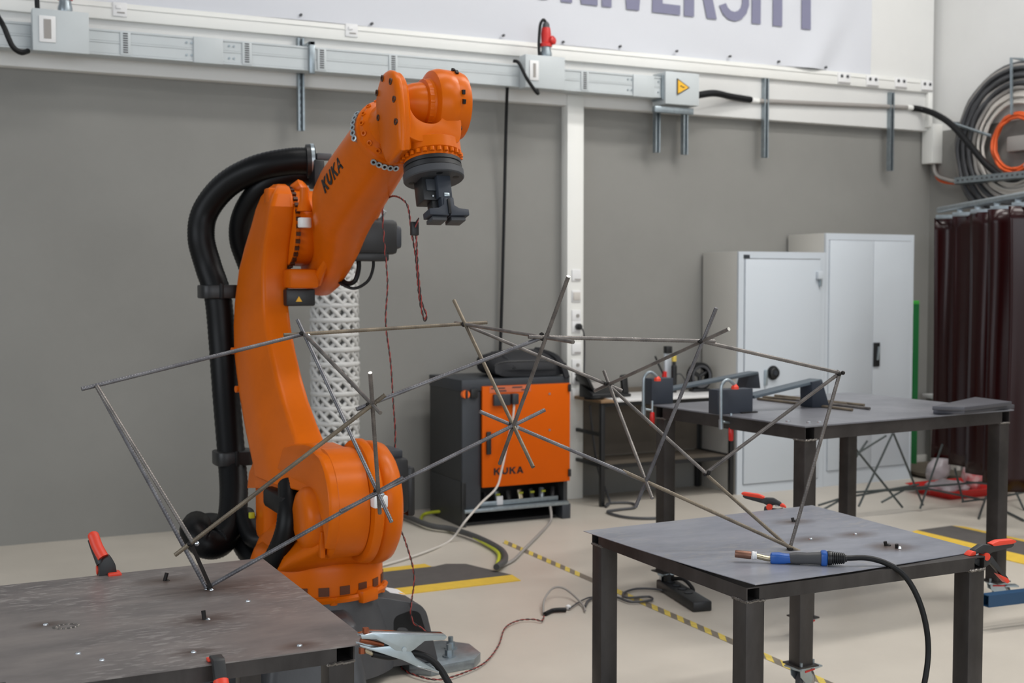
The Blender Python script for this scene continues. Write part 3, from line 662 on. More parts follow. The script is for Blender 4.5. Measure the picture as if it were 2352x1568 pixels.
for sg in (-1, 1):
    pj = [(0, .405), (.012*1, .405), (.016, .44), (.035, .456), (.072, .462), (.072, .492), (0, .495)]
    MB().prism([(sg*(u+.003), v) for u, v in pj], lambda a_, b_, h: wy(X6+.02+a_, h, gv(b_)), -.005, .06).build('jaw', 'dark_print', gp, bevel=.002)
    MB().box(wy(X6+.02+sg*.036, .02, gv(.506)), (.055, .06, .014), RG).build('jaw_pad', 'mount_print', gp, bevel=.002)
gb(X6+.02, .062, .45, .01, .006, .075, 'jaw_gap', 'rubber', .001)
# ---------------------------------------------------------------- hoses on the robot
def hose(pts, r, nm='dress_hose', k=14, n=18):
    P = cat(pts, k); L_ = 0; b = MB(); rings = []
    for i, ((u, v), p_) in enumerate(zip(b.frames(P), P)):
        q_ = r*(1+.018*(1 if i % 2 else -1)); rings.append([p_+u*(q_*math.cos(2*math.pi*j/n))+v*(q_*math.sin(2*math.pi*j/n)) for j in range(n)])
    return b.loft(rings).build(nm, 'hose', rob, ang=60)
H1 = [aty(712, 370, 5.50), aty(665, 371, 5.52), aty(590, 387, 5.58), aty(520, 425, 5.68), aty(472, 485, 5.75), aty(462, 545, 5.75), aty(478, 610, 5.74), aty(500, 680, 5.7), aty(510, 780, 5.68), aty(519, 900, 5.62), aty(531, 1040, 5.5), aty(537, 1130, 5.4), aty(530, 1200, 5.32), aty(505, 1245, 5.27), aty(470, 1248, 5.25), aty(447, 1222, 5.3), aty(452, 1205, 5.45)]
hose(H1, .062, k=18)
H2 = [aty(722, 400, 5.55), aty(655, 405, 5.57), aty(600, 432, 5.62), aty(560, 490, 5.72), aty(552, 550, 5.78), aty(575, 620, 5.8), aty(585, 680, 5.8)]
hose(H2, .052, k=18)
H3 = [aty(664, 1112, 4.72), aty(664, 1165, 4.64), aty(656, 1225, 4.62), aty(630, 1285, 4.68), aty(590, 1340, 4.8)]
hose(H3, .044)
hose([aty(560, 1180, 5.3), aty(580, 1230, 5.2), aty(610, 1238, 5.15), aty(640, 1210, 5.15)], .045)
hose([aty(545, 1225, 5.35), aty(570, 1270, 5.25), aty(610, 1300, 5.15), aty(660, 1300, 5.1)], .045)
hose([aty(455, 1225, 5.5), aty(470, 1205, 5.55), aty(500, 1205, 5.6), aty(540, 1220, 5.6), aty(600, 1240, 5.5)], .05)
MB().box(aty(578, 1183, 5.1), (.022, .02, .025)).build('yellow_tag', 'yellow_green', rob, bevel=.003)
c_ = aty(712, 370, 5.50); d_ = (H1[0]-H1[1]).normalized()
hc = MB().lathe(c_-d_*.02, d_, [(.062, 0), (.078, .004), (.078, .04), (.062, .045)], 24).build('hose_clamp', 'black_plastic', rob)
MB().lathe(c_+d_*.002, d_, [(.076, 0), (.08, .002), (.08, .016), (.076, .018)], 24, cap=False).build('clamp_band', 'zinc', hc)
p = aty(722, 385, 5.46); MB().box(p+Vector((0.01, 0, -.03)), (.05, .1, .13)).build('clamp_mount', 'black_plastic', hc, bevel=.01)
MB().box(aty(742, 360, 5.44), (.07, .05, .03)).build('cable_sleeve', 'cable_dark', hc, bevel=.006)
for px, py, yy in ((500, 668, 5.7), (535, 1048, 5.49)):
    p = aty(px, py, yy)
    h = MB().loft([[p+Vector((q_.x, q_.y, z)) for q_ in rpoly([(-.085, -.08), (.1, -.08), (.1, .08), (-.085, .08)], .05, 4)] for z in (-.034, .028)]).build('hose_bracket', 'black_plastic', rob, bevel=.006)
    MB().box(p+Vector((.0, -.083, .0)), (.018, .01, .07)).build('bracket_seam', 'rubber', h, bevel=.003)
# ================================================================ welding tables
V = Vector
def tubebeam(b, a, c, w_, h, hollow=True):
    """square tube from a to c (axis aligned), open ends"""
    a = V(a); c = V(c); d = (c-a).normalized(); s = d.cross(V((0, 0, 1))).normalized(); t = .004
    def rg(p, k): return [p+s*(x*(w_/2-k))+V((0, 0, z*(h/2-k))) for x, z in ((-1, -1), (1, -1), (1, 1), (-1, 1))]
    b.loft([rg(c-d*.3, t) if False else rg(a+d*.12, t), rg(a, t), rg(a, 0), rg(c, 0), rg(c, t), rg(c-d*.12, t)], cap=False)
    return b
def caster(parent, c, zt, rz=0, brake=True, r=.05):
    """swivel caster: plate at zt, wheel on the floor"""
    R = Matrix.Rotation(rz, 3, 'Z'); c = V(c); P = lambda x, y, z: c+R @ V((x, y, 0))+V((0, 0, z))
    k = MB().box(P(0, 0, zt-.004), (.1, .085, .008), rz).build('caster', 'zinc', parent, bevel=.002)
    MB().box(P(.0, -.043, zt-.013), (.06, .003, .007), rz).build('red_mark', 'red', k)
    for sy in (-1, 1):
        MB().prism([(-.035, zt-.01), (.03, zt-.01), (.045, r+.01), (.035, r-.01), (.015, r-.012), (-.03, zt-.04)], lambda a, b_, h, sy=sy: P(a, sy*(.021+h), b_), 0, .003).build('fork_side', 'zinc', k)
    MB().box(P(0, 0, zt-.014), (.06, .05, .012), rz).build('swivel_head', 'zinc', k, bevel=.004)
    wh = MB().lathe(P(.03, -.016, r), R @ V((0, 1, 0)), [(r*.78, 0), (r, .006), (r, .026), (r*.78, .032)], 24).build('wheel', 'cable_dark', k)
    MB().lathe(P(.03, -.018, r), R @ V((0, 1, 0)), [(.01, -.004), (r*.7, 0), (r*.7, .036), (.01, .04)], 20).build('wheel_hub', 'cable_grey', wh)
    if brake: MB().box(P(.075, 0, zt-.022), (.07, .05, .008), rz).build('brake_pedal', 'zinc', k, bevel=.003)
    for dx, dy in ((-.038, -.03), (.038, -.03)):
        MB().cyl(P(dx, dy, zt), P(dx, dy, zt+.02), .006, n=8).build('bolt', 'galv', k)
    return k
def table(name, lab, loc, rz, W, D, ztop, leg, bw, bh, mt, zb=.125):
    """frame spanning 0..W, 0..D in local coordinates; returns the root"""
    t = thing(name, lab, 'welding table', loc, rz)
    # Y beams run through at the front, the back X beam runs through
    seq = [((bw/2, 0, 0), (bw/2, D-bw, 0)), ((W-bw/2, 0, 0), (W-bw/2, D-bw, 0)), ((bw, bw/2, 0), (W-bw, bw/2, 0)), ((0, D-bw/2, 0), (W, D-bw/2, 0))]
    for a, c in seq:
        b = MB(); tubebeam(b, V(a)+V((0, 0, ztop-bh/2)), V(c)+V((0, 0, ztop-bh/2)), bw, bh); o = b.build('frame_beam', mt, t, world=False)
    for i, (x, y) in enumerate(((leg/2, leg/2), (W-leg/2, leg/2), (W-leg/2, D-leg/2), (leg/2, D-leg/2))):
        b = MB().loft([[V((p.x+x, p.y+y, z)) for p in rpoly([(-leg/2, -leg/2), (leg/2, -leg/2), (leg/2, leg/2), (-leg/2, leg/2)], .006, 2)] for z in (zb, ztop-bh)])
        l = b.build('leg', mt, t, world=False)
        MB().box((x, y, zb-.003), (leg+.03, leg+.03, .006)).build('foot_plate', mt, l, world=False)
        wd = MB()
        for (x0, y0, x1, y1) in ((x-leg/2, y-leg/2, x+leg/2, y-leg/2), (x-leg/2, y-leg/2, x-leg/2, y+leg/2)):
            P = [V((x0+(x1-x0)*k/16, y0+(y1-y0)*k/16, ztop-bh+random.uniform(-.0015, .0015))) for k in range(17)]
            wd.tube(P, lambda q: .0045+.0015*math.sin(q*50), 6)
        wd.build('weld_bead', 'weld_steel' if 'weld_steel' in M else 'mill_steel', l, world=False)
        caster_local(t, x, y, zb-.006, math.radians((20, -30, 15, 60)[i]))
    return t
def caster_local(t, x, y, zt, rz):
    # build in the table's local frame
    k = caster(None, (x, y, 0), zt, rz, True, min(.05, zt*.46)); k.parent = t
mat('weld_steel', (120, 116, 112), .4, .7, var=.3, scale=90, bump=.3, bscale=150)
def sheet(name, lab, cs, zt, th, m, warp=None, n=14):
    """thin steel sheet over four ground-plan corners, with slight warp"""
    vs = []; fs = []; A, B, C_, D_ = [V((p[0], p[1], 0)) for p in cs]
    for k, dz in ((0, 0), (1, -th)):
        for i in range(n+1):
            for j in range(n+1):
                u, v = i/n, j/n; p = A*(1-u)*(1-v)+B*u*(1-v)+C_*u*v+D_*(1-u)*v
                vs.append((p.x, p.y, zt+dz+(warp(u, v) if warp else 0)))
    q = (n+1)**2
    for i in range(n):
        for j in range(n):
            a = i*(n+1)+j; fs.append([a, a+1, a+n+2, a+n+1]); fs.append([q+a, q+a+n+1, q+a+n+2, q+a+1])
    for i in range(n):
        for a, b_ in ((i, i+1), (n*(n+1)+i+1, n*(n+1)+i), ((i+1)*(n+1), i*(n+1)), (i*(n+1)+n, (i+1)*(n+1)+n)): fs.append([b_, a, q+a, q+b_])
    o = MB().add(vs, fs).build(name, m, ang=30); return tag(o, lab, 'steel sheet')
# sheet steel: mottled grey with scratches, chalk-like marks and heat stains
def steelmat(name, c1, c2, rust, spots, rough=.36):
    m = mat(name, c1, rough, .3, rgb2=c2, scale=3.2, rvar=.1, stretch=(1, 2.2, 1))
    nt = m.node_tree; b = nt.nodes['Principled BSDF']; src = b.inputs['Base Color'].links[0].from_socket
    tc = nt.nodes.new('ShaderNodeTexCoord')
    # pale scuff flecks
    n = nt.nodes.new('ShaderNodeTexNoise'); n.inputs['Scale'].default_value = 26; n.inputs['Detail'].default_value = 5
    mp = nt.nodes.new('ShaderNodeMapping'); mp.inputs['Scale'].default_value = (1, 3, 1); nt.links.new(tc.outputs['Object'], mp.inputs[0]); nt.links.new(mp.outputs[0], n.inputs['Vector'])
    r = nt.nodes.new('ShaderNodeValToRGB'); r.color_ramp.elements[0].position = .53; r.color_ramp.elements[1].position = .63
    r.color_ramp.elements[1].color = (.55, .55, .55, 1); nt.links.new(n.outputs['Fac'], r.inputs[0])
    n3 = nt.nodes.new('ShaderNodeTexNoise'); n3.inputs['Scale'].default_value = 2.4; nt.links.new(tc.outputs['Object'], n3.inputs['Vector'])
    r3 = nt.nodes.new('ShaderNodeValToRGB'); r3.color_ramp.elements[0].position = .44; r3.color_ramp.elements[1].position = .6; nt.links.new(n3.outputs['Fac'], r3.inputs[0])
    mu = nt.nodes.new('ShaderNodeMath'); mu.operation = 'MULTIPLY'; nt.links.new(r.outputs[0], mu.inputs[0]); nt.links.new(r3.outputs[0], mu.inputs[1])
    mx = nt.nodes.new('ShaderNodeMixRGB'); nt.links.new(mu.outputs[0], mx.inputs[0]); nt.links.new(src, mx.inputs[1]); mx.inputs[2].default_value = lin((168, 164, 160))
    cur = mx.outputs[0]
    # heat stains round the welds
    for (x, y, rad) in spots:
        sub = nt.nodes.new('ShaderNodeVectorMath'); sub.operation = 'SUBTRACT'; nt.links.new(tc.outputs['Object'], sub.inputs[0]); sub.inputs[1].default_value = (x, y, .72)
        ml = nt.nodes.new('ShaderNodeVectorMath'); ml.operation = 'MULTIPLY'; nt.links.new(sub.outputs[0], ml.inputs[0]); ml.inputs[1].default_value = (.75, 1.2, 1)
        ln = nt.nodes.new('ShaderNodeVectorMath'); ln.operation = 'LENGTH'; nt.links.new(ml.outputs[0], ln.inputs[0])
        ad = nt.nodes.new('ShaderNodeMath'); ad.operation = 'MULTIPLY_ADD'; nt.links.new(n.outputs['Fac'], ad.inputs[0]); ad.inputs[1].default_value = rad*.7; nt.links.new(ln.outputs['Value'], ad.inputs[2])
        rr = nt.nodes.new('ShaderNodeMapRange'); rr.inputs[1].default_value = rad*.5; rr.inputs[2].default_value = rad*2.1; rr.inputs[3].default_value = .8; rr.inputs[4].default_value = 0
        nt.links.new(ad.outputs[0], rr.inputs[0])
        m2 = nt.nodes.new('ShaderNodeMixRGB'); nt.links.new(rr.outputs[0], m2.inputs[0]); nt.links.new(cur, m2.inputs[1]); m2.inputs[2].default_value = lin(rust); cur = m2.outputs[0]
    nt.links.new(cur, b.inputs['Base Color'])
    return m
ZT = .72
stubsL = [(378, 1333, 1), (470, 1422, 1), (105, 1434, 0), (445, 1497, 0), (688, 1482, 0), (235, 1515, 0), (570, 1380, 0), (180, 1500, 0), (475, 1352, 0)]
stubsR = [(1822, 1196, 1), (1862, 1237, 0), (1965, 1226, 0), (2035, 1251, 1), (2060, 1257, 1)]
spL = [(atz(px, py, ZT).x, atz(px, py, ZT).y, .05 if k else .03) for px, py, k in stubsL[:5]]+[(.755, 3.53, .09)]
spR = [(atz(px, py, ZT).x, atz(px, py, ZT).y, .045) for px, py, k in stubsR]
steelmat('sheet_left', (134, 127, 124), (106, 102, 101), (66, 48, 38), spL, .42)
steelmat('sheet_right', (150, 153, 163), (127, 130, 141), (84, 66, 54), spR, .32)
tl = table('welding_table', 'dark steel welding table at the left foreground', (-.5, 2.84, 0), 0, .957+.5, .97, ZT-.005, .067, .05, .042, 'mill_steel')
shl = sheet('steel_sheet', 'grey scuffed steel sheet on the left foreground table', [(-.6, 2.815), (.992, 2.818), (.988, 3.845), (-.6, 3.80)], ZT, .003, 'sheet_left')
tn = table('welding_table', 'dark steel welding table at the right foreground under torch', (2.155, 2.872, 0), 0, .945, .90, ZT-.006, .067, .05, .042, 'mill_steel')
shr = sheet('steel_sheet', 'bluish grey steel sheet with lifted corner, under welding torch', [atz(1735, 1342, ZT+.012), (3.145, 2.93), (3.184, 3.824), (2.125, 3.78)], ZT-.003, .002, 'sheet_right',
            lambda u, v: .015*((1-u)*(1-v))**2)
# welded stubs on the sheets
for lst, sh in ((stubsL, shl), (stubsR, shr)):
    for px, py, k in lst:
        c = atz(px, py, ZT); c.z = ZT-.003
        if k:
            t = V((random.uniform(-.3, .3), random.uniform(-.3, .3), 1)).normalized()
            MB().cyl(c, c+t*(.026 if sh is shl else .015), .0058, n=8).build('rod_stub', 'weld_dark', sh)
            MB().lathe(c+V((.008, -.004, 0)), (0, 0, 1), [(.008, 0), (.007, .004), (.003, .007)], 8).build('weld_spot', 'weld_bright' if random.random() < .6 else 'weld_dark', sh)
        else:
            MB().lathe(c, (0, 0, 1), [(.008, 0), (.007, .005), (.003, .007)], 9).build('weld_spot', 'weld_bright', sh)
c = atz(148, 1439, ZT); sc = MB()
for k in range(14): t = 2*math.pi*k/14; p = c+V((.028*math.cos(t)+.004, .02*math.sin(t), -.001)); sc.lathe(p, (0, 0, 1), [(.007, 0), (.004, .004)], 6)
o = sc.build('weld_ring', 'weld_steel', shl); o['kind'] = 'stuff'
# ---------------------------------------------------------------- spring clamps
def spring_clamp(lab, loc, build):
    t = thing('spring_clamp', lab, 'clamp', loc, group='red and black spring clamps'); build(t); return t
def plate2(name, m, parent, pts, fn, h0, h1, bev=.003): return MB().prism([tuple(p) for p in rpoly(pts, .006, 3)], fn, h0, h1).build(name, m, parent, bevel=bev)
# clamp jaw profile: u along the jaw (tip negative), v up; clamp body beside a sheet edge
def clampgeo(t, o, du, dv, dn, s=1.0, low=True):
    o = V(o); F_ = lambda a, b_, h: o+du*(a*s)+dv*(b_*s)+dn*(h*s)
    up = [(-.052, .0), (-.04, .018), (-.005, .034), (.03, .03), (.05, .012), (.012, -.004), (-.02, .008)]
    lo = [(-.052, -.002), (-.035, -.03), (0, -.046), (.03, -.03), (.03, -.008), (0, -.012), (-.03, -.012)]
    u = plate2('upper_jaw', 'clamp_black', t, up, F_, -.012, .012); l = plate2('lower_jaw', 'clamp_black', t, lo, F_, -.011, .011)
    plate2('jaw_pad', 'clamp_red', u, [(-.066, .0), (-.05, .014), (-.036, .016), (-.036, .002)], F_, -.014, .014)
    plate2('handle', 'clamp_black', u, [(.02, .026), (.12, .03), (.13, .026), (.12, .016), (.03, .004)], F_, -.01, .01)
    plate2('handle_grip', 'clamp_red', u, [(.03, .033), (.06, .042), (.125, .042), (.138, .034), (.12, .028), (.04, .026)], F_, -.0125, .0125)
    if low:
        plate2('handle', 'clamp_black', l, [(.018, -.018), (.1, -.096), (.108, -.09), (.032, -.004)], F_, -.01, .01)
        plate2('handle_grip', 'clamp_red', l, [(.06, -.068), (.1, -.105), (.112, -.1), (.104, -.088)], F_, -.0115, .0115)
    MB().cyl(F_(.008, -.006, -.018), F_(.008, -.006, .018), .0125, n=16).build('pivot', 'clamp_red', t)
    MB().box(F_(-.024, .005, 0), (.012, .01, .01)).build('spring_end', 'white_part', t)
cR = atz(2255, 1268, ZT)
spring_clamp('red and black spring clamp at right corner of torch sheet', cR, lambda t: clampgeo(t, cR+V((0, 0, -.006)), V((.98, -.1, 0)), V((0, 0, 1)), V((.1, .98, 0)), .98))
cB = atz(1800, 1163, ZT)
spring_clamp('red and black spring clamp on back edge of torch sheet', cB, lambda t: clampgeo(t, cB+V((-.02, .05, -.002)), V((-.75, .65, .1)).normalized(), V((.05, -.1, .99)).normalized(), V((.65, .75, 0)), .9, False))
# left table back clamp, handle standing up
cL = atz(255, 1318, ZT)
def backclamp(t):
    o = cL; Fx = lambda a, b_, h: o+V((a, h, b_))
    plate2('upper_jaw', 'clamp_black', t, [(-.035, -.01), (-.034, .03), (-.02, .052), (.0, .055), (.012, .03), (.016, .002), (-.01, -.002)], Fx, -.012, .035)
    plate2('jaw_pad', 'clamp_red', t, [(-.012, -.001), (-.01, .008), (.026, .008), (.028, -.001)], Fx, -.03, .012)
    MB().tube([o+V((-.022, .02, .03)), o+V((-.034, .04, .07)), o+V((-.042, .055, .1))], .0175, 12, 4).build('handle', 'clamp_black', t)
    MB().tube([o+V((-.02, .01, .05)), o+V((-.034, .03, .08)), o+V((-.042, .045, .108)), o+V((-.043, .048, .112))], .0165, 14, 4).build('handle_grip', 'clamp_red', t)
    MB().cyl(o+V((-.038, .03, .01)), o+V((-.03, .03, .01)), .014, n=14).build('pivot', 'clamp_red', t)
    plate2('lower_jaw', 'clamp_black', t, [(-.035, -.04), (-.035, -.004), (.01, -.006), (.012, -.03)], Fx, .0, .05)
    MB().box(o+V((-.016, -.0, .004)), (.012, .012, .01)).build('spring_end', 'white_part', t)
spring_clamp('spring clamp with upright red handle on left table back edge', cL, backclamp)
cF = atz(490, 1512, ZT)
def frontclamp(t):
    o = V((cF.x, 2.818, ZT)); Fx = lambda a, b_, h: o+V((h, b_, a))
    plate2('upper_jaw', 'clamp_black', t, [(.003, .03), (.016, .02), (.016, -.02), (-.03, -.045), (-.045, -.035), (-.02, -.01), (.003, .0)], Fx, -.0135, .0135)
    plate2('jaw_pad', 'clamp_red', t, [(.001, .035), (.008, .034), (.008, .012), (.001, .012)], Fx, -.018, .018)
    MB().tube([o+V((0, -.035, -.03)), o+V((0, -.06, -.065)), o+V((0, -.085, -.13))], .0175, 14, 4).build('handle_grip', 'clamp_red', t)
    MB().cyl(o+V((-.023, -.04, -.055)), o+V((.023, -.04, -.055)), .015, n=14).build('pivot', 'clamp_red', t)
    plate2('lower_jaw', 'clamp_black', t, [(-.05, .03), (-.05, -.04), (-.062, -.045), (-.066, .02)], Fx, -.012, .012)
spring_clamp('spring clamp with red handle on left table front edge', cF, frontclamp)
cK = atz(0, 1562, ZT)
def cornerclamp(t):
    o = V((cK.x-.01, 2.818, ZT)); Fx = lambda a, b_, h: o+V((h, b_, a))
    plate2('upper_jaw', 'clamp_black', t, [(.001, .035), (.014, .03), (.018, -.02), (-.03, -.045), (-.045, -.035), (-.02, -.01), (.001, .0)], Fx, -.018, .018)
    MB().tube([o+V((0, -.035, -.03)), o+V((0, -.06, -.065)), o+V((0, -.085, -.13))], .0175, 14, 4).build('handle_grip', 'clamp_red', t)
    plate2('lower_jaw', 'clamp_black', t, [(-.05, .03), (-.05, -.04), (-.062, -.045), (-.066, .02)], Fx, -.012, .012)
spring_clamp('black spring clamp jaw at bottom left corner of picture', cK, cornerclamp)
# ---------------------------------------------------------------- welding torch and its cable
zt = ZT
o1, o2 = atz(1690, 1274, zt+.024), atz(1930, 1281, zt+.026)
tc_ = thing('welding_torch', 'blue and grey welding torch lying on the sheet', 'welding torch', (o1+o2)/2-V((0, 0, .02)))
d = (o2-o1); Ld = d.length; d.normalize(); nrm = V((-d.y, d.x, 0)); k = Ld/240.0
P = lambda s, z: o1+d*(s*k)+V((0, 0, z))
# s is measured in photograph pixels from the nozzle tip
MB().lathe(P(-2, .004), (P(38, .0)-P(-2, .004)), [(.0105, 0), (.012, .003), (.0125, .045), (.0115, .05)], 20).build('nozzle', 'nozzle', tc_)
MB().lathe(P(38, .0), d, [(.0125, 0), (.0135, .002), (.0135, .007), (.011, .008), (.0125, .01), (.0125, .014)], 18).build('insulator_ring', 'white_part', tc_)
MB().tube([P(47, -.001), P(60, -.005), P(76, -.009), P(90, -.009)], .0085, 14, 4).build('neck', 'brass', tc_)
b = MB()
def hs(s, z, w_, h): return [P(s, z)+nrm*q.x+V((0, 0, q.y)) for q in rpoly([(-w_, -h), (w_, -h), (w_, h), (-w_, h)], min(w_, h)*.7, 4)]
b.loft([hs(80, -.007, .012, .0125), hs(83, -.007, .015, .017), (hs(100, -.006, .0155, .0175)), hs(112, -.007, .015, .0155), hs(128, -.006, .014, .0135)]); hb = b.build('torch_head', 'blue', tc_, ang=40)
b = MB(); b.loft([hs(124, -.005, .014, .0145), hs(140, -.004, .0165, .0175), hs(165, -.004, .016, .0165), hs(190, -.003, .017, .018), hs(200, -.003, .018, .019)]); b.build('grip', 'grip_grey', tc_, ang=40)
MB().box(P(132, -.021), (.045, .014, .006), math.atan2(d.y, d.x)).build('trigger', 'black_plastic', tc_, bevel=.002)
b = MB(); b.loft([hs(196, -.002, .02, .021), hs(199, -.002, .0225, .0235), hs(207, -.002, .0225, .0235), hs(210, -.002, .019, .02)]); b.build('swivel_ring', 'blue', tc_, ang=40)
b = MB(); prof = [(.021, 0), (.0225, .004), (.021, .013)]
for i in range(6): prof += [(.0145, .014+i*.0062), (.0205-.0007*i, .0155+i*.0062), (.0205-.0007*i, .0185+i*.0062), (.0145, .02+i*.0062)]
prof += [(.011, .054), (.011, .058)]
b.lathe(P(211, -.001), d, prof, 20); b.build('strain_relief', 'black_plastic', tc_)
e = P(255, .0)
cable('torch_cable', [e-d*.03, e, aty(1990, 1281, e.y-.02), aty(2035, 1293, e.y-.05), aty(2075, 1319, e.y-.08), aty(2106, 1368, e.y-.11), aty(2126, 1432, e.y-.13), aty(2132, 1500, e.y-.14), aty(2122, 1575, e.y-.15), aty(2104, 1640, e.y-.14), aty(2090, 1800, e.y-.1)], .0088, 'rubber', 'thick black torch cable arching off the right table', k=10, n=14)
# ---------------------------------------------------------------- earth clamp biting the left sheet corner
ec = thing('earth_clamp', 'zinc plated earth clamp biting the left sheet corner', 'earth clamp', (1.02, 2.8, ZT))
yy = 2.80
F_ = lambda px, py, h: aty(px, py, yy)+V((0, h, 0))
up = [(824, 1455), (852, 1449), (1018, 1454), (1021, 1459), (1016, 1465), (970, 1468), (945, 1488), (938, 1492), (905, 1490), (888, 1478), (860, 1464), (826, 1463)]
lo = [(822, 1477), (850, 1484), (893, 1480), (912, 1476), (928, 1480), (940, 1492), (952, 1510), (1004, 1538), (1004, 1542), (955, 1528), (920, 1512), (870, 1496), (824, 1482)]
for h0, nm in ((-.016, 'near'), (.012, 'far')):
    MB().prism(up, F_, h0, h0+.003).build('upper_side', 'zinc', ec, bevel=.0008); MB().prism(lo, F_, h0+.003, h0+.006).build('lower_side', 'zinc', ec, bevel=.0008)
topl = [(824, 1455), (852, 1448.5), (1018, 1453.5), (1018, 1456), (852, 1451.5), (824, 1457)]
MB().prism(topl, F_, -.016, .015).build('upper_back', 'chrome', ec, bevel=.001)
MB().prism([(955, 1524), (1004, 1539), (1003, 1543), (953, 1528)], F_, -.013, .015).build('lower_back', 'chrome', ec, bevel=.001)
MB().tube([F_(840, 1441, 0), F_(840, 1452, 0)], .008, 6).build('copper_bolt', 'copper', ec)
MB().tube([F_(832, 1486, 0), F_(832, 1500, 0)], .0085, 6).build('copper_bolt', 'copper', ec)
MB().tube([F_(828, 1470, 0), F_(850, 1474, 0), F_(880, 1481, 0)], .006, 8, 3).build('copper_jaw', 'copper', ec)
MB().tube([F_(836, 1492, 0), F_(848, 1498, 0), F_(858, 1502, 0)], .0045, 8).build('cable_lug', 'brass', ec)
MB().cyl(F_(923, 1487, -.018), F_(923, 1487, .018), .006, n=14).build('rivet', 'zinc', ec)
cable('earth_cable', [F_(856, 1501, 0), F_(900, 1508, .0), F_(935, 1500, .004), F_(965, 1503, .004), F_(995, 1518, .0), F_(1018, 1550, -.01), F_(1035, 1600, -.03), F_(1040, 1700, -.03)], .0088, 'rubber', 'black earth cable hanging from the zinc clamp', k=8, n=12)
# ================================================================ welded reinforcing bar truss standing on both tables
N = {'N1': aty(221, 885, 3.62), 'N2': aty(697, 767, 3.74), 'N3': aty(1066, 744, 3.74), 'N8': aty(1395, 882, 3.62), 'N11': aty(1621, 1086, 3.42),
     'B2': aty(440, 1242, 3.42), 'N4': aty(852, 928, 3.25), 'N6': aty(1250, 774, 3.22), 'N9': aty(1609, 783, 3.16), 'N12': aty(1929, 856, 3.12),
     'B1': atz(474, 1350, ZT+.004), 'N5': aty(866, 1130, 3.42), 'N7': aty(1176, 976, 3.42), 'N10': aty(1479, 1104, 3.36), 'B3': atz(1815, 1257, ZT+.006)}
tr_ = thing('rebar_truss', 'arched truss welded from ribbed steel bars across both tables', 'truss', (1.6, 3.4, ZT))
def rebar(a, b, ea_=None, eb2=None, r=.0058, m='rebar', parent=None, off=0, plain=False, cutA=False, cutB=False):
    """bar along a-b, ends moved along its own axis to where the photograph shows them"""
    a = V(a); b = V(b); d = b-a
    def ext(base, px):
        best = (1e9, 0)
        for i in range(-400, 401):
            t = i/400*1.2; q = proj(base+d*t); e2 = (q[0]-px[0])**2+(q[1]-px[1])**2
            if e2 < best[0]: best = (e2, t)
        return base+d*best[1]
    A = ext(a, ea_) if ea_ else a; B = ext(b, eb2) if eb2 else b
    o = V((0, off, 0)); A = A+o; B = B+o
    dd = B-A; L = dd.length; dd.normalize(); u = dd.orthogonal().normalized(); v = dd.cross(u)
    n = 10; st = .0021 if not plain else .05; m_ = max(2, int(L/st)); rings = []
    for i in range(m_+1):
        p = A+dd*(L*i/m_); ring = []
        for j in range(n):
            th = 2*math.pi*j/n
            if plain: q = r
            else:
                ph = (L*i/m_)/.0085+(j if j < n/2 else n-j)/n*1.1
                q = r*(1+.12*max(0, math.sin(2*math.pi*ph)))
                if j in (0, n//2): q = r*1.1
            ring.append(p+u*(q*math.cos(th))+v*(q*math.sin(th)))
        rings.append(ring)
    ob = MB().loft(rings).build('bar', m, parent, ang=60)
    for on, q, w_ in ((cutA, A, -dd), (cutB, B, dd)):
        if on: MB().cyl(q-w_*.001, q+w_*.0008, r*.98, n=12).build('cut_end', 'rebar_end', ob)
    return ob
def bar(a, b, ea_=None, eb2=None, m='rebar', off=0, r=.0058, plain=False, cutA=False, cutB=False):
    return rebar(N[a], N[b], ea_, eb2, r, m, tr_, off, plain, cutA, cutB)
bar('N1', 'N2', (188, 896), (703, 773), 'rebar_blue')
bar('N1', 'B1', None, None, 'rebar_blue', 0)
bar('N1', 'B2', None, None, 'rebar', -.013)
bar('N2', 'N3', (654, 764), (1122, 741), 'rebar_rust', .012)
bar('N2', 'N5', (680, 735), (890, 1201), 'rebar_blue', -.008)
bar('N2', 'N4', None, (870, 948), 'rebar', -.012, plain=True)
bar('N4', 'N5', (849, 855), (868, 1177), 'rebar', -.012, cutA=True)
bar('B2', 'N4', (389, 1258), (887, 912), 'rebar_rust', -.012)
bar('N4', 'N6', (822, 943), (1262, 770), 'rebar_blue', .006)
bar('B1', 'N5', (480, 1337), (930, 1102), 'rebar_blue', .0)
bar('N5', 'N7', (775, 1165), (1247, 938), 'rebar_blue', -.01)
bar('N3', 'N7', (1045, 687), (1219, 1073), 'rebar_rust', -.01)
bar('N3', 'N6', (1048, 748), (1323, 774), 'rebar', .012, plain=True)
bar('N3', 'N8', (1080, 744), (1432, 897), 'rebar', .008, plain=True)
bar('N6', 'N7', (1293, 632), (1152, 1067), 'rebar', -.012, cutA=True)
bar('N6', 'N9', (1214, 777), (1642, 787), 'rebar', .0)
bar('N7', 'N10', (1102, 943), (1538, 1121), 'rebar_blue', .0)
bar('N8', 'N10', (1387, 850), (1497, 1142), 'rebar', -.012)
bar('N8', 'N9', (1366, 904), (1667, 750), 'rebar', -.01, plain=True, cutB=True)
bar('N8', 'N11', None, None, 'rebar', .0, plain=True)
bar('N9', 'N10', (1640, 707), (1459, 1163), 'rebar_blue', -.012)
bar('N9', 'N12', (1612, 783), None, 'rebar', .0)
bar('N10', 'B3', (1424, 1082), (1836, 1262), 'rebar_rust', -.012)
bar('N11', 'N12', None, None, 'rebar', 0)
bar('N11', 'B3', None, (1820, 1267), 'rebar_rust', .01)
bar('N12', 'B3', None, None, 'rebar', .0)
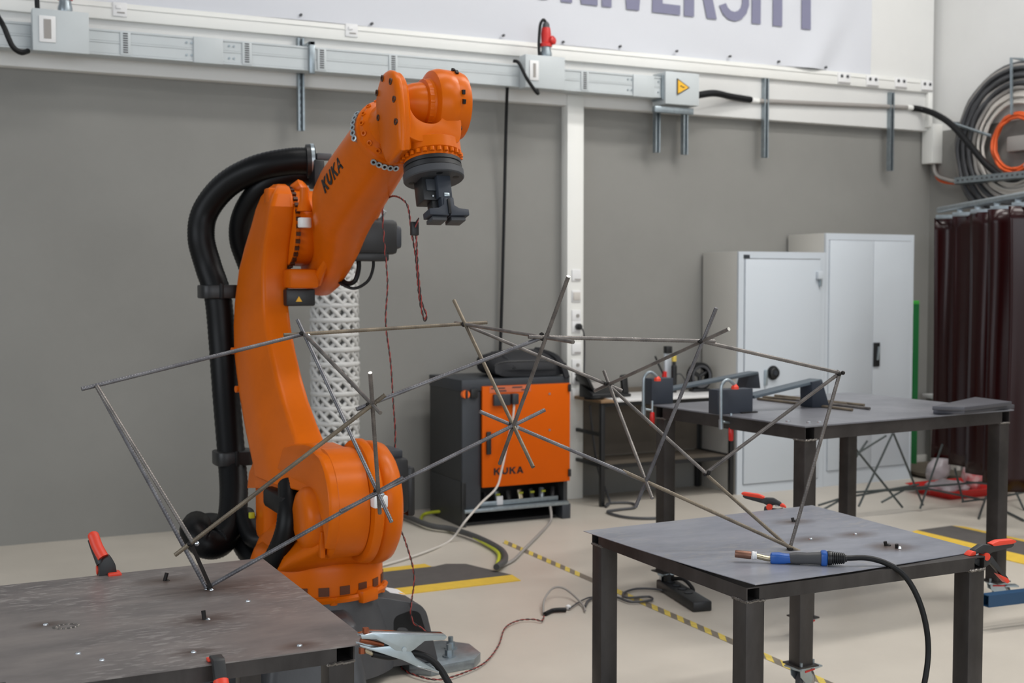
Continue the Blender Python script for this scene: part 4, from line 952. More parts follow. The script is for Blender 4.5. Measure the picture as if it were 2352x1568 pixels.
# flat strut between the two left feet
a, b_ = N['B2']+V((0, .0, -.012)), N['B1']+V((.012, 0, 0))
MB().tube([a, b_], .0075, 4).build('flat_strut', 'mill_steel', tr_)
for k_ in ('N2', 'N3', 'N4', 'N5', 'N6', 'N7', 'N8', 'N9', 'N10', 'N11', 'N12', 'B1', 'B2', 'B3'):
    b = MB(); c = N[k_]
    for q in range(3): b.lathe(c+V((random.uniform(-.008, .008), random.uniform(-.012, .006), random.uniform(-.008, .008))), (random.uniform(-1, 1), 1, random.uniform(-1, 1)), [(.002, -.008), (.0055, -.005), (.0072, 0), (.006, .005), (.002, .009)], 8)
    j = b.build('weld_joint', 'weld_dark', tr_, ang=80)
    if k_ in ('N2', 'N5', 'N7', 'B2', 'B3', 'B1'):
        MB().lathe(c+V((.012, -.012, -.006)), (0, -1, .3), [(.004, -.006), (.0075, -.002), (.006, .004), (.002, .007)], 8).build('weld_drop', 'weld_bright', j)
# ================================================================ far table with jigs
FZ = .962
fa_ = math.radians(4.6); fo = V((3.54, 4.305, 0))
tf = table('welding_table', 'dark steel welding table in the middle distance with jigs', fo, fa_, 1.38, 1.08, FZ-.006, .072, .06, .06, 'mill_steel_far', .1)
Rf = Matrix.Rotation(fa_, 3, 'Z'); fp = lambda x, y, z: fo+Rf @ V((x, y, 0))+V((0, 0, z))
shf = sheet('steel_tabletop', 'grey steel top plate of the middle distance table', [fp(-.01, -.01, 0), fp(1.40, -.01, 0), fp(1.40, 1.10, 0), fp(-.01, 1.10, 0)], FZ, .006, 'sheet_far' if 'sheet_far' in M else mat('sheet_far', (136, 137, 143), .34, .35, rgb2=(112, 113, 120), scale=3, rvar=.08))
for px, py in ((1810, 968), (1858, 971), (1882, 970)):
    c = atz(px, py, FZ); MB().lathe(c, (0, 0, 1), [(.012, -.001), (.01, .005), (.004, .008)], 8).build('weld_spot', 'weld_bright', shf)
# bent plate jigs: a block at the front edge, a sloping strap, a leg at the back
mat('strap_grey', (78, 88, 96), .5)
def mkjig(lab, blkpx, strap, legpx):
    y0 = atz((blkpx[0]+blkpx[1])/2, blkpx[3], FZ).y
    # blkpx: left, right at the front face; built on the table top at depth plane y0 (front face)
    l = aty(blkpx[0], blkpx[3], y0); r_ = aty(blkpx[1], blkpx[3], y0)
    h = aty(blkpx[1], blkpx[2], y0).z-FZ
    t = thing('bent_jig', lab, 'jig', (l.x, y0, FZ), group='dark bent plate jigs')
    MB().bx(l.x, r_.x, y0, y0+.075, FZ+.001, FZ+h).build('block', 'dark_print', t, bevel=.002)
    (sx0, sz0), (sx1, sz1) = strap
    A = aty(sx0, sz0, y0+.03); B = aty(sx1, sz1, atz(legpx[1], legpx[2], FZ).y)
    dn = V((0, 0, -.016)); w_ = V((.0, .065, 0)); 
    w_ = V((-.02, .07, 0))
    b = MB(); b.loft([[A, A+w_, A+w_+dn, A+dn], [B, B+w_, B+w_+dn, B+dn]]); b.build('sloping_strap', 'strap_grey', t, bevel=.002)
    C0 = atz(legpx[0], legpx[2], FZ); C1 = atz(legpx[1], legpx[2], FZ)
    wl = V((-.02, .07, 0))
    L0 = V((B.x-(C1.x-C0.x)*.9, B.y-.01, B.z-.012)); L1 = V((B.x+.002, B.y, B.z-.005))
    b = MB(); b.loft([[C0+V((0, 0, .001)), C1+V((0, 0, .001)), C1+wl+V((0, 0, .001)), C0+wl+V((0, 0, .001))], [L0, L1, L1+wl, L0+wl]]); b.build('leg', 'dark_print', t, bevel=.002)
    return t
mkjig('dark bent plate jig in front, nearer the open table corner', (1648, 1729, 892, 950), ((1733, 908), (1888, 870)), (1866, 1906, 936))
mkjig('dark bent plate jig behind, beside the phone desk', (1497, 1546, 868, 928), ((1512, 898), (1742, 853)), (1712, 1747, 892))
# screw clamps at the jigs
def fclamp(lab, px0, pt, pb, hx, hb, y0):
    t = thing('screw_clamp', lab, 'clamp', aty(px0, pb, y0), group='galvanised screw clamps')
    top = aty(px0+16, pt, y0)
    MB().tube([aty(px0, pb, y0), aty(px0, pt+26, y0), aty(px0+4, pt+8, y0), top, aty(px0+28, pt+8, y0), aty(px0+32, pt+14, y0)], .008, 10, 4).build('hook_bar', 'galv', t)
    MB().tube([aty(px0, pb, y0), aty(px0, pb-22, y0)], .0115, 10).build('slider', 'galv', t)
    MB().tube([aty(px0, pb-17, y0), aty(hx, pb-14, y0)], .006, 6).build('slide_arm', 'galv', t)
    MB().tube([aty(hx, pb-36, y0), aty(hx, hb-30, y0)], .006, 8).build('spindle', 'zinc', t)
    a = aty(hx, hb-32, y0); b_ = aty(hx, hb, y0)
    MB().lathe(a, b_-a, [(.009, 0), (.012, .006), (.013, .03), (.012, (b_-a).length-.004), (.009, (b_-a).length)], 10).build('handle', 'red', t)
    MB().lathe(aty(px0+32, pt+10, y0), (0, 0, -1), [(.008, 0), (.018, .012), (.018, .024)], 8).build('red_pad', 'clamp_red', t)
fclamp('screw clamp with red handle at the front jig', 1656, 872, 985, 1679, 1012, atz(1690, 950, FZ).y-.04)
fclamp('screw clamp with red handle at the rear jig', 1478, 854, 956, 1498, 978, atz(1520, 928, FZ).y-.04)
# loose rods and plates on the far table
for i, (a, b_) in enumerate((((1740, 915), (1958, 941)), ((1780, 908), (1985, 930)), ((1752, 911), (1945, 927)), ((1830, 918), (1998, 938)))):
    A = atz(*a, FZ+.007); B = atz(*b_, FZ+.007)
    o = MB().tube([A, B], .007, 8).build('loose_rod', 'rebar_rust' if i != 3 else 'rebar'); tag(o, ['rust brown loose rod, longest under the jig leg', 'rust brown loose rod furthest back on the jig table', 'thin rust brown loose rod between others on jig table', 'grey loose rod end reaching furthest right on jig table'][i], 'rod', 'loose rods on the jig table')
for i in range(2):
    z = FZ+i*.022
    ps = [atz(2143+i*-2, 950-i*8, z), atz(2215, 952-i*8, z), atz(2330-i*6, 938-i*7, z), atz(2240, 926-i*6, z)]
    o = MB().loft([[V((p.x, p.y, z+dz)) for p in ps] for dz in (.001, .02)]).build('steel_plate', 'sheet_plate' if 'sheet_plate' in M else mat('sheet_plate', (84, 84, 90), .45, .4), bevel=.002)
    tag(o, ['lower grey steel plate at right end of jig table', 'upper grey steel plate lying on another plate, jig table'][i], 'steel plate', 'stacked steel plates')
o = MB().prism([(0, 0), (.1, .01), (.1, .03), (0, .03)], lambda a, b_, h: atz(1705, 950, FZ)+V((a, b_, h)), .001, .006).build('steel_offcut', 'weld_dark'); tag(o, 'small dark flat offcut beside the front jig block', 'offcut')
# ================================================================ robot controller
X0, X1c, YF, YB = 3.19, 3.977, 7.278, 7.832
ct = thing('robot_controller', 'dark grey robot controller cabinet with orange door', 'cabinet', ((X0+X1c)/2, (YF+YB)/2, 0))
HC = .962
MB().bx(X0, X1c, YF+.02, YB, .3, HC-.07).build('body', 'anthracite_side', ct, bevel=.004)
MB().bx(X0-.004, X1c+.004, YF-.004, YB+.004, HC-.075, HC).build('lid', 'anthracite', ct, bevel=.005)
dx = aty(1105, 1000, YF).x
MB().bx(X0, dx-.004, YF, YF+.03, .1, HC-.078).build('front_panel', 'anthracite', ct, bevel=.004)
MB().bx(X0, X0+.03, YF, YB, 0, .3).build('side_plate', 'anthracite_side', ct, bevel=.003)
MB().bx(X1c-.03, X1c, YF+.02, YB, .0, .3).build('side_plate', 'anthracite_side', ct, bevel=.003)
MB().bx(X1c-.06, X1c+.003, YF-.02, YF+.08, 0, .1).build('foot', 'anthracite', ct, bevel=.003)
MB().bx(X0+.03, X1c-.03, YB-.02, YB, 0, .3).build('rear_panel', 'black_plastic', ct)
MB().bx(X0+.03, X1c-.03, YF+.05, YB-.03, .0, .02).build('floor_pan', 'black_plastic', ct)
dz0, dz1 = aty(1107, 1119, YF).z, aty(1107, 887, YF).z
dr_ = MB().bx(dx, X1c-.003, YF-.022, YF+.0, dz0, dz1).build('door', 'orange_door', ct, bevel=.004)
for py in (890, 1085):
    c = aty(1306, py, YF-.02); MB().box(c+V((.004, -.003, 0)), (.02, .02, .05)).build('hinge', 'black_plastic', dr_, bevel=.003)
c = aty(1121, 1017, YF-.022); MB().box(c+V((0, -.01, 0)), (.032, .022, .15)).build('handle', 'black_plastic', dr_, bevel=.006)
c = aty(1160, 917, YF-.022); MB().box(c+V((-.03, -.012, 0)), (.12, .026, .075)).build('interface_flap', 'anthracite', dr_, bevel=.004); MB().box(c+V((.06, -.02, .003)), (.045, .042, .07)).build('network_plug', 'anthracite', dr_, bevel=.004)
c = aty(1172, 893, YF-.022)
lbp = MB().box(c+V((0, -.0012, 0)), (.3, .0025, .042)).build('type_label', 'label_orange' if 'label_orange' in M else mat('label_orange', (196, 104, 70), .5), dr_)
for u, w_, z in ((-.09, .1, .008), (.05, .075, .01), (.1, .04, -.008), (-.06, .06, -.01)): MB().box(c+V((u, -.003, z)), (w_, .0015, .008)).build('print_line', 'anthracite', lbp)
for py in (904, 987): c = aty(1262, py, YF-.022); MB().cyl(c, c+V((0, -.004, 0)), .007, n=10).build('screw', 'galv', dr_)
p0 = aty(1134, 1091, YF-.0225); kw = (aty(1200, 1085, YF).x-p0.x); kh = .045
u_ = kw/4.4
letters('KUKA', 'black_plastic', dr_, 'letter', lambda u, v, h: V((p0.x+u*u_, p0.y-h, p0.z+v*kh)), [.95, .95, .95, 1.0], [.18, .18, .1, 0], .26, .0015)
c = aty(1067, 905, YF); k_ = MB().cyl(c+V((0, .002, 0)), c+V((0, -.03, 0)), .026, n=16).build('main_switch', 'clamp_orange' if 'clamp_orange' in M else mat('clamp_orange', (240, 110, 30), .4), ct)
MB().box(c+V((0, -.035, 0)), (.012, .014, .05)).build('switch_lever', 'black_plastic', k_, bevel=.002)
c = aty(1088, 903, YF); MB().box(c+V((0, -.006, 0)), (.05, .02, .06)).build('key_panel', 'black_plastic', ct, bevel=.003)
a, b_ = aty(1068, 1177, YF-.02), aty(1303, 1153, YF-.02)
MB().bx(a.x, X1c-.01, YF-.022, YF+.03, .095, .118).build('cable_rail', 'galv', ct, bevel=.003)
MB().bx(dx+.01, X1c-.06, YF+.04, YF+.055, .118, .15).build('strain_bar', 'galv', ct, bevel=.003)
rnd = random.Random(3)
for i in range(7):
    x = dx+.07+i*.085; m_ = ('black_plastic', 'galv', 'black_plastic', 'brass', 'black_plastic', 'galv', 'black_plastic')[i]
    MB().cyl((x, YF+.1, .2), (x+rnd.uniform(-.02, .02), YF+.07, .125), .02, n=12).build('connector', m_, ct)
    if i in (1, 3, 4, 5): MB().box((x, YF+.07, .185), (.03, .01, .014)).build('yellow_tag', 'yellow_green', ct, bevel=.002)
MB().box((dx+.155, YF+.045, .15), (.045, .012, .06)).build('paper_tag', 'white_label', ct, bevel=.002)
# bag on the controller
bg = thing('black_bag', 'black soft bag lying on the controller cabinet', 'bag', ((X0+X1c)/2+.12, YF+.25, HC))
l, r_ = aty(1128, 850, YF+.1).x, aty(1300, 850, YF+.1).x
def bagr(y, x0, x1, h, n=26):
    out = []
    for i in range(n):
        t = 2*math.pi*i/n; cx_ = (x0+x1)/2; w2 = (x1-x0)/2; ct_, st_ = math.cos(t), math.sin(t)
        out.append(V((cx_+w2*math.copysign(abs(ct_)**.55, ct_), y+.01*math.sin(3*t), HC+.003+h/2+h/2*math.copysign(abs(st_)**.6, st_)*(1+.08*math.sin(2*t+y*9)))))
    return out
MB().loft([bagr(YF+.05, l+.04, r_-.05, .05), bagr(YF+.065, l+.01, r_-.01, .10), bagr(YF+.15, l, r_, .14), bagr(YF+.28, l+.01, r_-.01, .165), bagr(YF+.38, l+.02, r_-.03, .15), bagr(YF+.43, l+.08, r_-.08, .07)]).build('bag_body', 'bag', bg, ang=50)
MB().tube([(r_-.13, YF+.3, HC+.165), (r_-.08, YF+.12, HC+.13), (r_-.06, YF+.03, HC+.06), (r_-.05, YF-.005, HC-.01)], .022, 6, 5).build('strap', 'bag', bg)
MB().tube([(l+.1, YF+.3, HC+.15), (l+.11, YF+.13, HC+.13), (l+.15, YF+.05, HC+.06)], .014, 6, 5).build('strap', 'bag', bg)
MB().box((r_-.1, YF+.3, HC+.172), (.03, .05, .02)).build('handle', 'black_plastic', bg, bevel=.006)
MB().tube([bagr(YF+.066, l+.008, r_-.008, .104)[i] for i in range(1, 13)], .004, 6).build('zip', 'black_plastic', bg)
# ---------------------------------------------------------------- cables on the floor near the controller
F0 = lambda px, py, z=.012: atz(px, py, z)
cable('white_cable', [aty(1181, 925, YF-.04), aty(1178, 960, YF-.06), aty(1167, 1010, YF-.08), aty(1152, 1080, YF-.1), aty(1140, 1120, YF-.14), aty(1105, 1155, YF-.25), aty(1070, 1195, YF-.4), F0(1035, 1240), F0(990, 1262), F0(930, 1283), F0(870, 1300)], .007, 'cable_white', 'thin white cable from controller door across the floor')
cable('black_cable', [F0(900, 1172, .03), F0(945, 1190, .03), F0(990, 1207, .03), F0(1040, 1215, .03), F0(1100, 1235, .03), F0(1150, 1262, .03), F0(1160, 1285, .035), F0(1140, 1302, .04)], .018, 'rubber_hose' if 'rubber_hose' in M else mat('rubber_hose', (74, 74, 74), .55) and 'rubber_hose', 'thick black hose from controller to the floor cable ramp', n=10)
cable('earth_wire', [(X0+.02, YF+.35, .05), F0(975, 1180, .012), F0(970, 1200, .012), F0(1010, 1208, .012), F0(1060, 1220, .03), F0(1110, 1245, .02), F0(1145, 1270, .02), F0(1140, 1300, .03)], .011, 'yellow_green', 'yellow green earth wire beside the black hose')
cable('grey_cable', [(X1c-.15, YF-.01, .1), F0(1265, 1195), F0(1240, 1225), F0(1210, 1255), F0(1180, 1285), F0(1150, 1300)], .009, 'cable_grey', 'grey cable looping from controller right side to floor')
# ---------------------------------------------------------------- black and yellow cable ramp mats
def ramp(lab, x0, x1, y0, y1, eb=.1, cut=None, rz=0, c=None):
    t = thing('cable_ramp', lab, 'floor ramp', ((x0+x1)/2, (y0+y1)/2, 0) if c is None else c, rz)
    if cut: poly = [(x0, y0+eb), (x1-.0, y0+eb), (x1-.12, y1-eb-.02), (x1-.22, y1-eb+.03), (x1-.3, y1-eb), (x0, y1-eb)]
    else: poly = [(x0, y0+eb), (x1, y0+eb), (x1, y1-eb), (x0, y1-eb)]
    MB().prism(poly, lambda a, b_, h: V((a, b_, h)), 0, .011).build('rubber_panel', 'mat_black', t)
    MB().loft([[V((x, y0, 0)), V((x, y0+eb, 0)), V((x, y0+eb, .0115)), V((x, y0, .004))] for x in (x0, x1)]).build('yellow_edge', 'mat_yellow', t)
    MB().loft([[V((x, y1-eb, 0)), V((x, y1, 0)), V((x, y1, .006)), V((x, y1-eb, .0115))] for x in (x0, x1-(.32 if cut else 0))]).build('yellow_edge', 'mat_yellow', t)
    return t
ramp('black rubber cable ramp with yellow edges beside the robot', 1.9, 2.9, 5.84, 6.42, .105, True)
rp = ramp('black rubber cable ramp with yellow edges at right picture edge', 0, .95, 0, 3.2, .0001, False)
for ch in list(rp.children): bpy.data.objects.remove(ch)
ys = atz(2352, 1310, 0)
pA, pB = atz(2225, 1214, 0), atz(2352, 1242, 0); dA = (pB-pA).normalized(); nA = V((dA.y, -dA.x, 0))
if nA.dot(V((-1, -1, 0))) < 0: nA = -nA
rp.location = pA
def strip(nm, m, s0, s1, z0, z1):
    q = [pA-dA*.05+nA*s0, pA+dA*1.6+nA*s0, pA+dA*1.6+nA*s1, pA-dA*.05+nA*s1]
    MB().loft([[V((p.x, p.y, 0)) for p in q], [V((q[0].x, q[0].y, z0)), V((q[1].x, q[1].y, z0)), V((q[2].x, q[2].y, z1)), V((q[3].x, q[3].y, z1))]]).build(nm, m, rp)
Wm = (atz(2352, 1283, 0)-pB).dot(nA)
strip('yellow_edge', 'mat_yellow', -.02, .1, .004, .022); strip('rubber_panel', 'mat_black', .1, max(.4, Wm), .022, .022); strip('yellow_edge', 'mat_yellow', max(.4, Wm), max(.4, Wm)+.12, .022, .004)
# ---------------------------------------------------------------- printed lattice column behind the robot
lc = thing('lattice_column', 'tall pale printed lattice column behind the robot', 'column', (2.343, 7.3, 0))
R_ = .135; hT = 1.8; n_ = 20; dzl = hT/n_
ringmesh = MB().ring([(R_*math.cos(2*math.pi*i/24), R_*math.sin(2*math.pi*i/24), 0) for i in range(24)], .018, 8, 1)
lat = MB()
for i in range(12):
    a0 = 2*math.pi*i/12; a1 = 2*math.pi*(i+.5)/12; a2 = 2*math.pi*(i+1)/12
    q = lambda a, z, k=1: V((R_*k*math.cos(a), R_*k*math.sin(a), z))
    lat.tube([q(a0, .008), q(a1, dzl*.5, .97), q(a2, dzl-.008)], .013, 6, 3); lat.tube([q(a2, .008), q(a1, dzl*.5, 1.03), q(a0, dzl-.008)], .013, 6, 3)
r0 = ringmesh.build('ring', 'clay', lc, world=False, ang=80); l0 = lat.build('lattice_tier', 'clay', lc, world=False, ang=80)
for i in range(n_):
    for o, z in ((r0, i*dzl+.014), (l0, i*dzl+.014)):
        c2 = o if i == 0 else o.copy()
        if i: COL.objects.link(c2)
        c2.parent = lc; c2.location = (0, 0, z); c2.rotation_euler = (0, 0, random.uniform(-.06, .06)); c2.scale = (1+random.uniform(-.025, .025),)*2+(1,)
c2 = r0.copy(); COL.objects.link(c2); c2.parent = lc; c2.location = (0, 0, hT+.014)
# ---------------------------------------------------------------- cabinets
def cabinet(name, lab, x0, x1, y0, y1, h, two, extra):
    t = thing(name, lab, 'cabinet', ((x0+x1)/2, (y0+y1)/2, 0))
    MB().bx(x0, x1, y0+.02, y1, 0, h).build('body', 'cab_side', t, bevel=.003)
    fr = .05 if not two else .03
    b = MB(); b.bx(x0, x0+fr, y0, y0+.02, 0, h).bx(x1-fr, x1, y0, y0+.02, 0, h).bx(x0+fr, x1-fr, y0, y0+.02, h-.05, h).bx(x0+fr, x1-fr, y0, y0+.02, 0, .07 if not two else .12); b.build('front_frame', 'cab_grey', t)
    extra(t, x0+fr, x1-fr, h); return t
cx0, cx1 = atz(1692, 1136, 0).x, aty(1895, 700, 7.516).x
YS = 7.516; HS = aty(1694, 577, YS).z
def safe_ex(t, a, b_, h):
    d = MB().bx(a+.006, b_-.006, YS-.012, YS+.02, .076, h-.056).build('door', 'cab_grey', t, bevel=.003)
    MB().bx(a, b_, YS+.012, YS+.019, .07, h-.05).build('door_gap', 'cable_grey', t)
    c = aty(1715, 589, YS-.001); MB().box(c, (.055, .004, .028)).build('badge', 'anthracite', t)
    c = aty(1775, 856, YS-.012); k = MB().lathe(c, (0, -1, 0), [(.055, 0), (.055, .006), (.042, .008), (.042, .03), (.036, .034)], 24).build('combination_dial', 'black_plastic', d)
    MB().lathe(c+V((0, -.034, 0)), (0, -1, 0), [(.02, 0), (.018, .006)], 14).build('dial_centre', 'anthracite', k)
    c = aty(1757, 864, YS-.012); MB().box(c+V((0, -.012, -.01)), (.022, .024, .12)).build('handle', 'zinc', d, bevel=.005)
    c = aty(1880, 632, YS-.012); MB().box(c+V((0, -.015, 0)), (.05, .03, .06)).build('padlock_box', 'cab_grey', d, bevel=.004); MB().box(c+V((.01, -.012, -.055)), (.015, .02, .06)).build('key', 'zinc', d, bevel=.002)
cabinet('steel_safe', 'light grey steel safe cabinet with combination dial', cx0, cx1, YS, 7.98, HS, False, safe_ex)
tx0, tx1 = aty(1897, 560, 7.52).x, aty(2100, 540, 7.52).x; HT = aty(1897, 535, 7.52).z
def tall_ex(t, a, b_, h):
    m_ = aty(2003, 700, 7.52).x
    for i, (p, q) in enumerate(((a+.004, m_-.002), (m_+.002, b_-.004))):
        d = MB().bx(p, q, 7.508, 7.54, .124, h-.054).build('door', 'cab_grey', t, bevel=.002)
        if i == 1:
            c = aty(2012, 814, 7.508); k = MB().box(c+V((0, -.006, 0)), (.062, .014, .19)).build('handle_plate', 'black_plastic', d, bevel=.004); MB().box(c+V((.008, -.018, .01)), (.018, .016, .11), Matrix.Rotation(.12, 3, 'Y')).build('handle_lever', 'zinc', k, bevel=.004)
    MB().bx(a, b_, 7.53, 7.539, .12, h-.05).build('door_gap', 'cable_grey', t)
cabinet('steel_cabinet', 'tall light grey two-door steel cabinet next to safe', tx0, tx1, 7.52, 7.98, HT, True, tall_ex)
g1 = aty(2108, 690, 7.9)
gb_ = thing('green_panel', 'green panel edge leaning behind the tall cabinet', 'panel', (g1.x-.1, 7.9, 0))
MB().bx(g1.x-.35, g1.x, 7.88, 7.93, .01, g1.z-.03).build('panel', 'green', gb_, bevel=.003); MB().bx(g1.x-.35, g1.x, 7.88, 7.93, g1.z-.03, g1.z).build('top_cap', 'green_light', gb_, bevel=.003)
# ---------------------------------------------------------------- desk with phone and odds and ends
dk = thing('desk', 'black framed desk with white top against the wall', 'desk', (4.95, 7.75, 0))
dx0, dx1, dy0, dy1 = 4.385, 5.50, 7.52, 7.985; DZ = aty(1390, 918, dy0).z
MB().bx(dx0+.08, dx1+.02, dy0-.02, dy1, DZ-.02, DZ).build('desktop', 'desk_white', dk, bevel=.003)
MB().bx(dx0-.03, dx0+.08, dy0-.02, dy1, DZ-.022, DZ-.001).build('wood_edge', 'wood', dk, bevel=.002)
for x, y in ((dx0, dy0), (dx1, dy0), (dx0, dy1-.03), (dx1, dy1-.03)): MB().bx(x-.016, x+.016, y, y+.032, 0, DZ-.022).build('leg', 'black_plastic', dk, bevel=.002)
for z in (.28, .5):
    MB().bx(dx0-.012, dx0+.012, dy0+.03, dy1-.03, z, z+.024).build('side_rail', 'black_plastic', dk)
    MB().bx(dx1-.012, dx1+.012, dy0+.03, dy1-.03, z, z+.024).build('side_rail', 'black_plastic', dk)
MB().bx(dx0, dx1, dy0+.005, dy0+.028, .27, .294).build('front_rail', 'black_plastic', dk)
MB().bx(dx0, dx1, dy0+.005, dy0+.028, DZ-.05, DZ-.022).build('front_rail', 'black_plastic', dk)
MB().bx(dx0, dx1, dy1-.025, dy1-.01, .3, .8).build('back_board', 'dark_wood', dk)
MB().bx(dx0, dx1, dy0+.03, dy1-.03, .285, .295).build('low_shelf', 'dark_wood', dk)
ph = thing('desk_phone', 'black desk telephone with tilted display on the desk', 'telephone', aty(1400, 915, 7.7))
yP = 7.62; zP = DZ
lx = aty(1350, 900, yP).x; rx = aty(1452, 900, yP).x
b = MB(); b.prism([(0, 0), (.2, 0), (.2, .03), (.03, .09), (0, .09)], lambda a, b_, h: V((h, yP+.2-a, zP+.001+b_)), lx+.04, rx-.07); b.build('phone_base', 'black_plastic', ph, bevel=.004)
MB().box((lx+.05, yP+.12, zP+.1), (.02, .16, .17), Matrix.Rotation(-.5, 3, 'Y')).build('display', 'black_plastic', ph, bevel=.004)
MB().box((lx+.13, yP+.1, zP+.085), (.1, .01, .05), Matrix.Rotation(-.5, 3, 'X')).build('screen', 'cable_grey', ph)
h_ = thing('handset', 'black cordless handset standing beside the desk phone', 'handset', (rx-.03, yP+.06, zP))
MB().box((rx-.03, yP+.06, zP+.085), (.05, .035, .15), Matrix.Rotation(-.12, 3, 'Y')).build('handset_body', 'black_plastic', h_, bevel=.008); MB().box((rx-.03, yP+.06, zP+.012), (.075, .07, .02)).build('cradle', 'black_plastic', h_, bevel=.004)
cable('desk_cable', [(lx-.02, yP, zP+.01), (lx+.0, yP-.06, zP+.012), (lx+.05, yP-.08, zP+.015), (lx+.1, yP-.05, zP+.012)], .012, 'rubber', 'black cable lying before the desk phone')
# black round reel
rl_ = thing('cable_reel', 'black round cable reel standing on the desk', 'reel', aty(1610, 905, 7.75))
rc = aty(1606, 872, 7.78); Rr = .105
MB().lathe(V((rc.x, 7.75, DZ+Rr+.012)), (0, 1, 0), [(Rr*.62, 0), (Rr, .008), (Rr, .05), (Rr*.62, .058)], 30, cap=False).build('outer_ring', 'rubber', rl_)
MB().lathe(V((rc.x, 7.748, DZ+Rr+.012)), (0, 1, 0), [(Rr*.66, 0), (Rr*.82, -.004), (Rr*.82, .002)], 30, cap=False).build('tooth_ring', 'cable_dark', rl_)
for t in (.5, 2.6, 4.7): MB().tube([V((rc.x, 7.775, DZ+Rr+.012)), V((rc.x+Rr*.75*math.cos(t), 7.775, DZ+Rr+.012+Rr*.75*math.sin(t)))], .016, 8).build('spoke', 'black_plastic', rl_)
MB().box((rc.x, 7.778, DZ+.012), (.15, .07, .022)).build('stand', 'black_plastic', rl_, bevel=.004)
# bottle, pen holder, stand pole
bo_ = thing('black_canister', 'black tube with yellow band standing on the desk', 'canister', aty(1548, 905, 7.8))
bc = aty(1548, 850, 7.8)
MB().lathe((bc.x, 7.8, DZ), (0, 0, 1), [(.02, 0), (.022, .005), (.022, .2), (.018, .205)], 16).build('tube', 'black_plastic', bo_); zz = aty(1548, 822, 7.8).z
MB().lathe((bc.x, 7.8, zz), (0, 0, 1), [(.019, -.025), (.019, .02)], 16).build('yellow_band', 'tape_yellow', bo_)
MB().lathe((bc.x, 7.8, DZ+.2), (0, 0, 1), [(.014, 0), (.014, zz-DZ-.21)], 12).build('neck', 'black_plastic', bo_)
st_ = thing('camera_stand', 'small grey stand with black head on the desk', 'stand', aty(1535, 905, 7.86))
sc_ = aty(1534, 840, 7.86)
MB().bx(sc_.x-.03, sc_.x+.025, 7.85, 7.87, DZ, aty(1534, 808, 7.86).z).build('plate', 'cab_grey', st_, bevel=.003)
MB().box(aty(1534, 803, 7.85), (.05, .05, .055)).build('head', 'black_plastic', st_, bevel=.005)
MB().tube([aty(1525, 862, 7.84), aty(1512, 835, 7.82), aty(1505, 818, 7.82)], .008, 8).build('arm', 'black_plastic', st_)
MB().box(aty(1526, 860, 7.83), (.028, .03, .05)).build('red_knob', 'red', st_, bevel=.004)
cable('desk_cable', [aty(1540, 868, 7.85), aty(1560, 858, 7.88), aty(1572, 870, 7.86), aty(1580, 890, 7.8)], .005, 'cable_dark', 'thin dark cable behind the yellow banded tube')
cable('desk_cable', [aty(1355, 930, 7.7), aty(1362, 1000, 7.75), aty(1372, 1070, 7.8), aty(1385, 1110, 7.75), aty(1400, 1150, 7.6), F0(1392, 1163), F0(1400, 1155), F0(1450, 1155), F0(1458, 1165), F0(1420, 1170), F0(1395, 1175), F0(1430, 1186), F0(1480, 1190), F0(1540, 1188)], .009, 'cable_dark', 'dark grey cable looping on the floor under desk')
# ---------------------------------------------------------------- power strip and cables under the right table
ps = thing('power_strip', 'black socket power strip lying on the floor', 'power strip', (3.46, 5.15, 0))
a = atz(1532, 1345, .02); b_ = atz(1608, 1392, .02); d = (b_-a); L_ = d.length+.06; an = math.atan2(d.y, d.x); Rz = Matrix.Rotation(an, 3, 'Z'); c = (a+b_)/2
MB().box((c.x, c.y, .026), (L_, .1, .05), an).build('housing', 'black_plastic', ps, bevel=.008)
for i in range(4):
    q = c+Rz @ V((-L_/2+.08+i*.075, 0, 0)); s = MB().cyl((q.x, q.y, .051), (q.x, q.y, .0535), .024, n=16).build('socket', 'rubber', ps); MB().cyl((q.x, q.y, .0535), (q.x, q.y, .0542), .018, n=14).build('socket_well', 'anthracite', s)
q = c+Rz @ V((-L_/2+.05, .0, 0)); MB().lathe((q.x, q.y, .05), (0, 0, 1), [(.03, 0), (.03, .04), (.015, .06)], 14).build('inserted_plug', 'black_plastic', ps)
cable('floor_cable', [a+V((0, 0, .05)), atz(1545, 1328, .07), atz(1570, 1330, .08), atz(1590, 1350, .05), atz(1592, 1362, .02)], .01, 'rubber', 'black cable arching over the power strip')
cable('floor_cable', [F0(1527, 1357), F0(1500, 1352), F0(1460, 1352), F0(1432, 1362), F0(1440, 1372), F0(1490, 1370), F0(1495, 1378), F0(1450, 1382), F0(1420, 1372), F0(1400, 1368), F0(1372, 1371), F0(1352, 1378), F0(1344, 1392)], .006, 'cable_dark', 'thin dark cable tangled on floor left of power strip')
cable('floor_cable', [F0(1344, 1402), F0(1338, 1388), F0(1312, 1362, .03), F0(1290, 1349, .05), F0(1268, 1352, .05), F0(1250, 1378, .03), F0(1248, 1408)], .005, 'cable_grey', 'thin grey cable arch on the floor before right table')
cable('floor_cable', [F0(1252, 1410, .01), F0(1268, 1402, .012), F0(1285, 1400, .014), F0(1300, 1400, .012)], .011, 'rubber', 'short black wrapped cable splice on the floor')
o = MB().lathe(F0(1305, 1394, .014), (0, 0, 1), [(.004, -.013), (.012, -.008), (.0145, 0), (.012, .008), (.004, .013)], 12).build('white_bead', 'white_part'); tag(o, 'small round white bead at the cable splice', 'bead')
cable('floor_cable', [F0(1308, 1397), F0(1330, 1382, .012), F0(1352, 1372, .012), F0(1368, 1371, .012)], .004, 'cable_dark', 'thin cable from white cap toward right table leg')
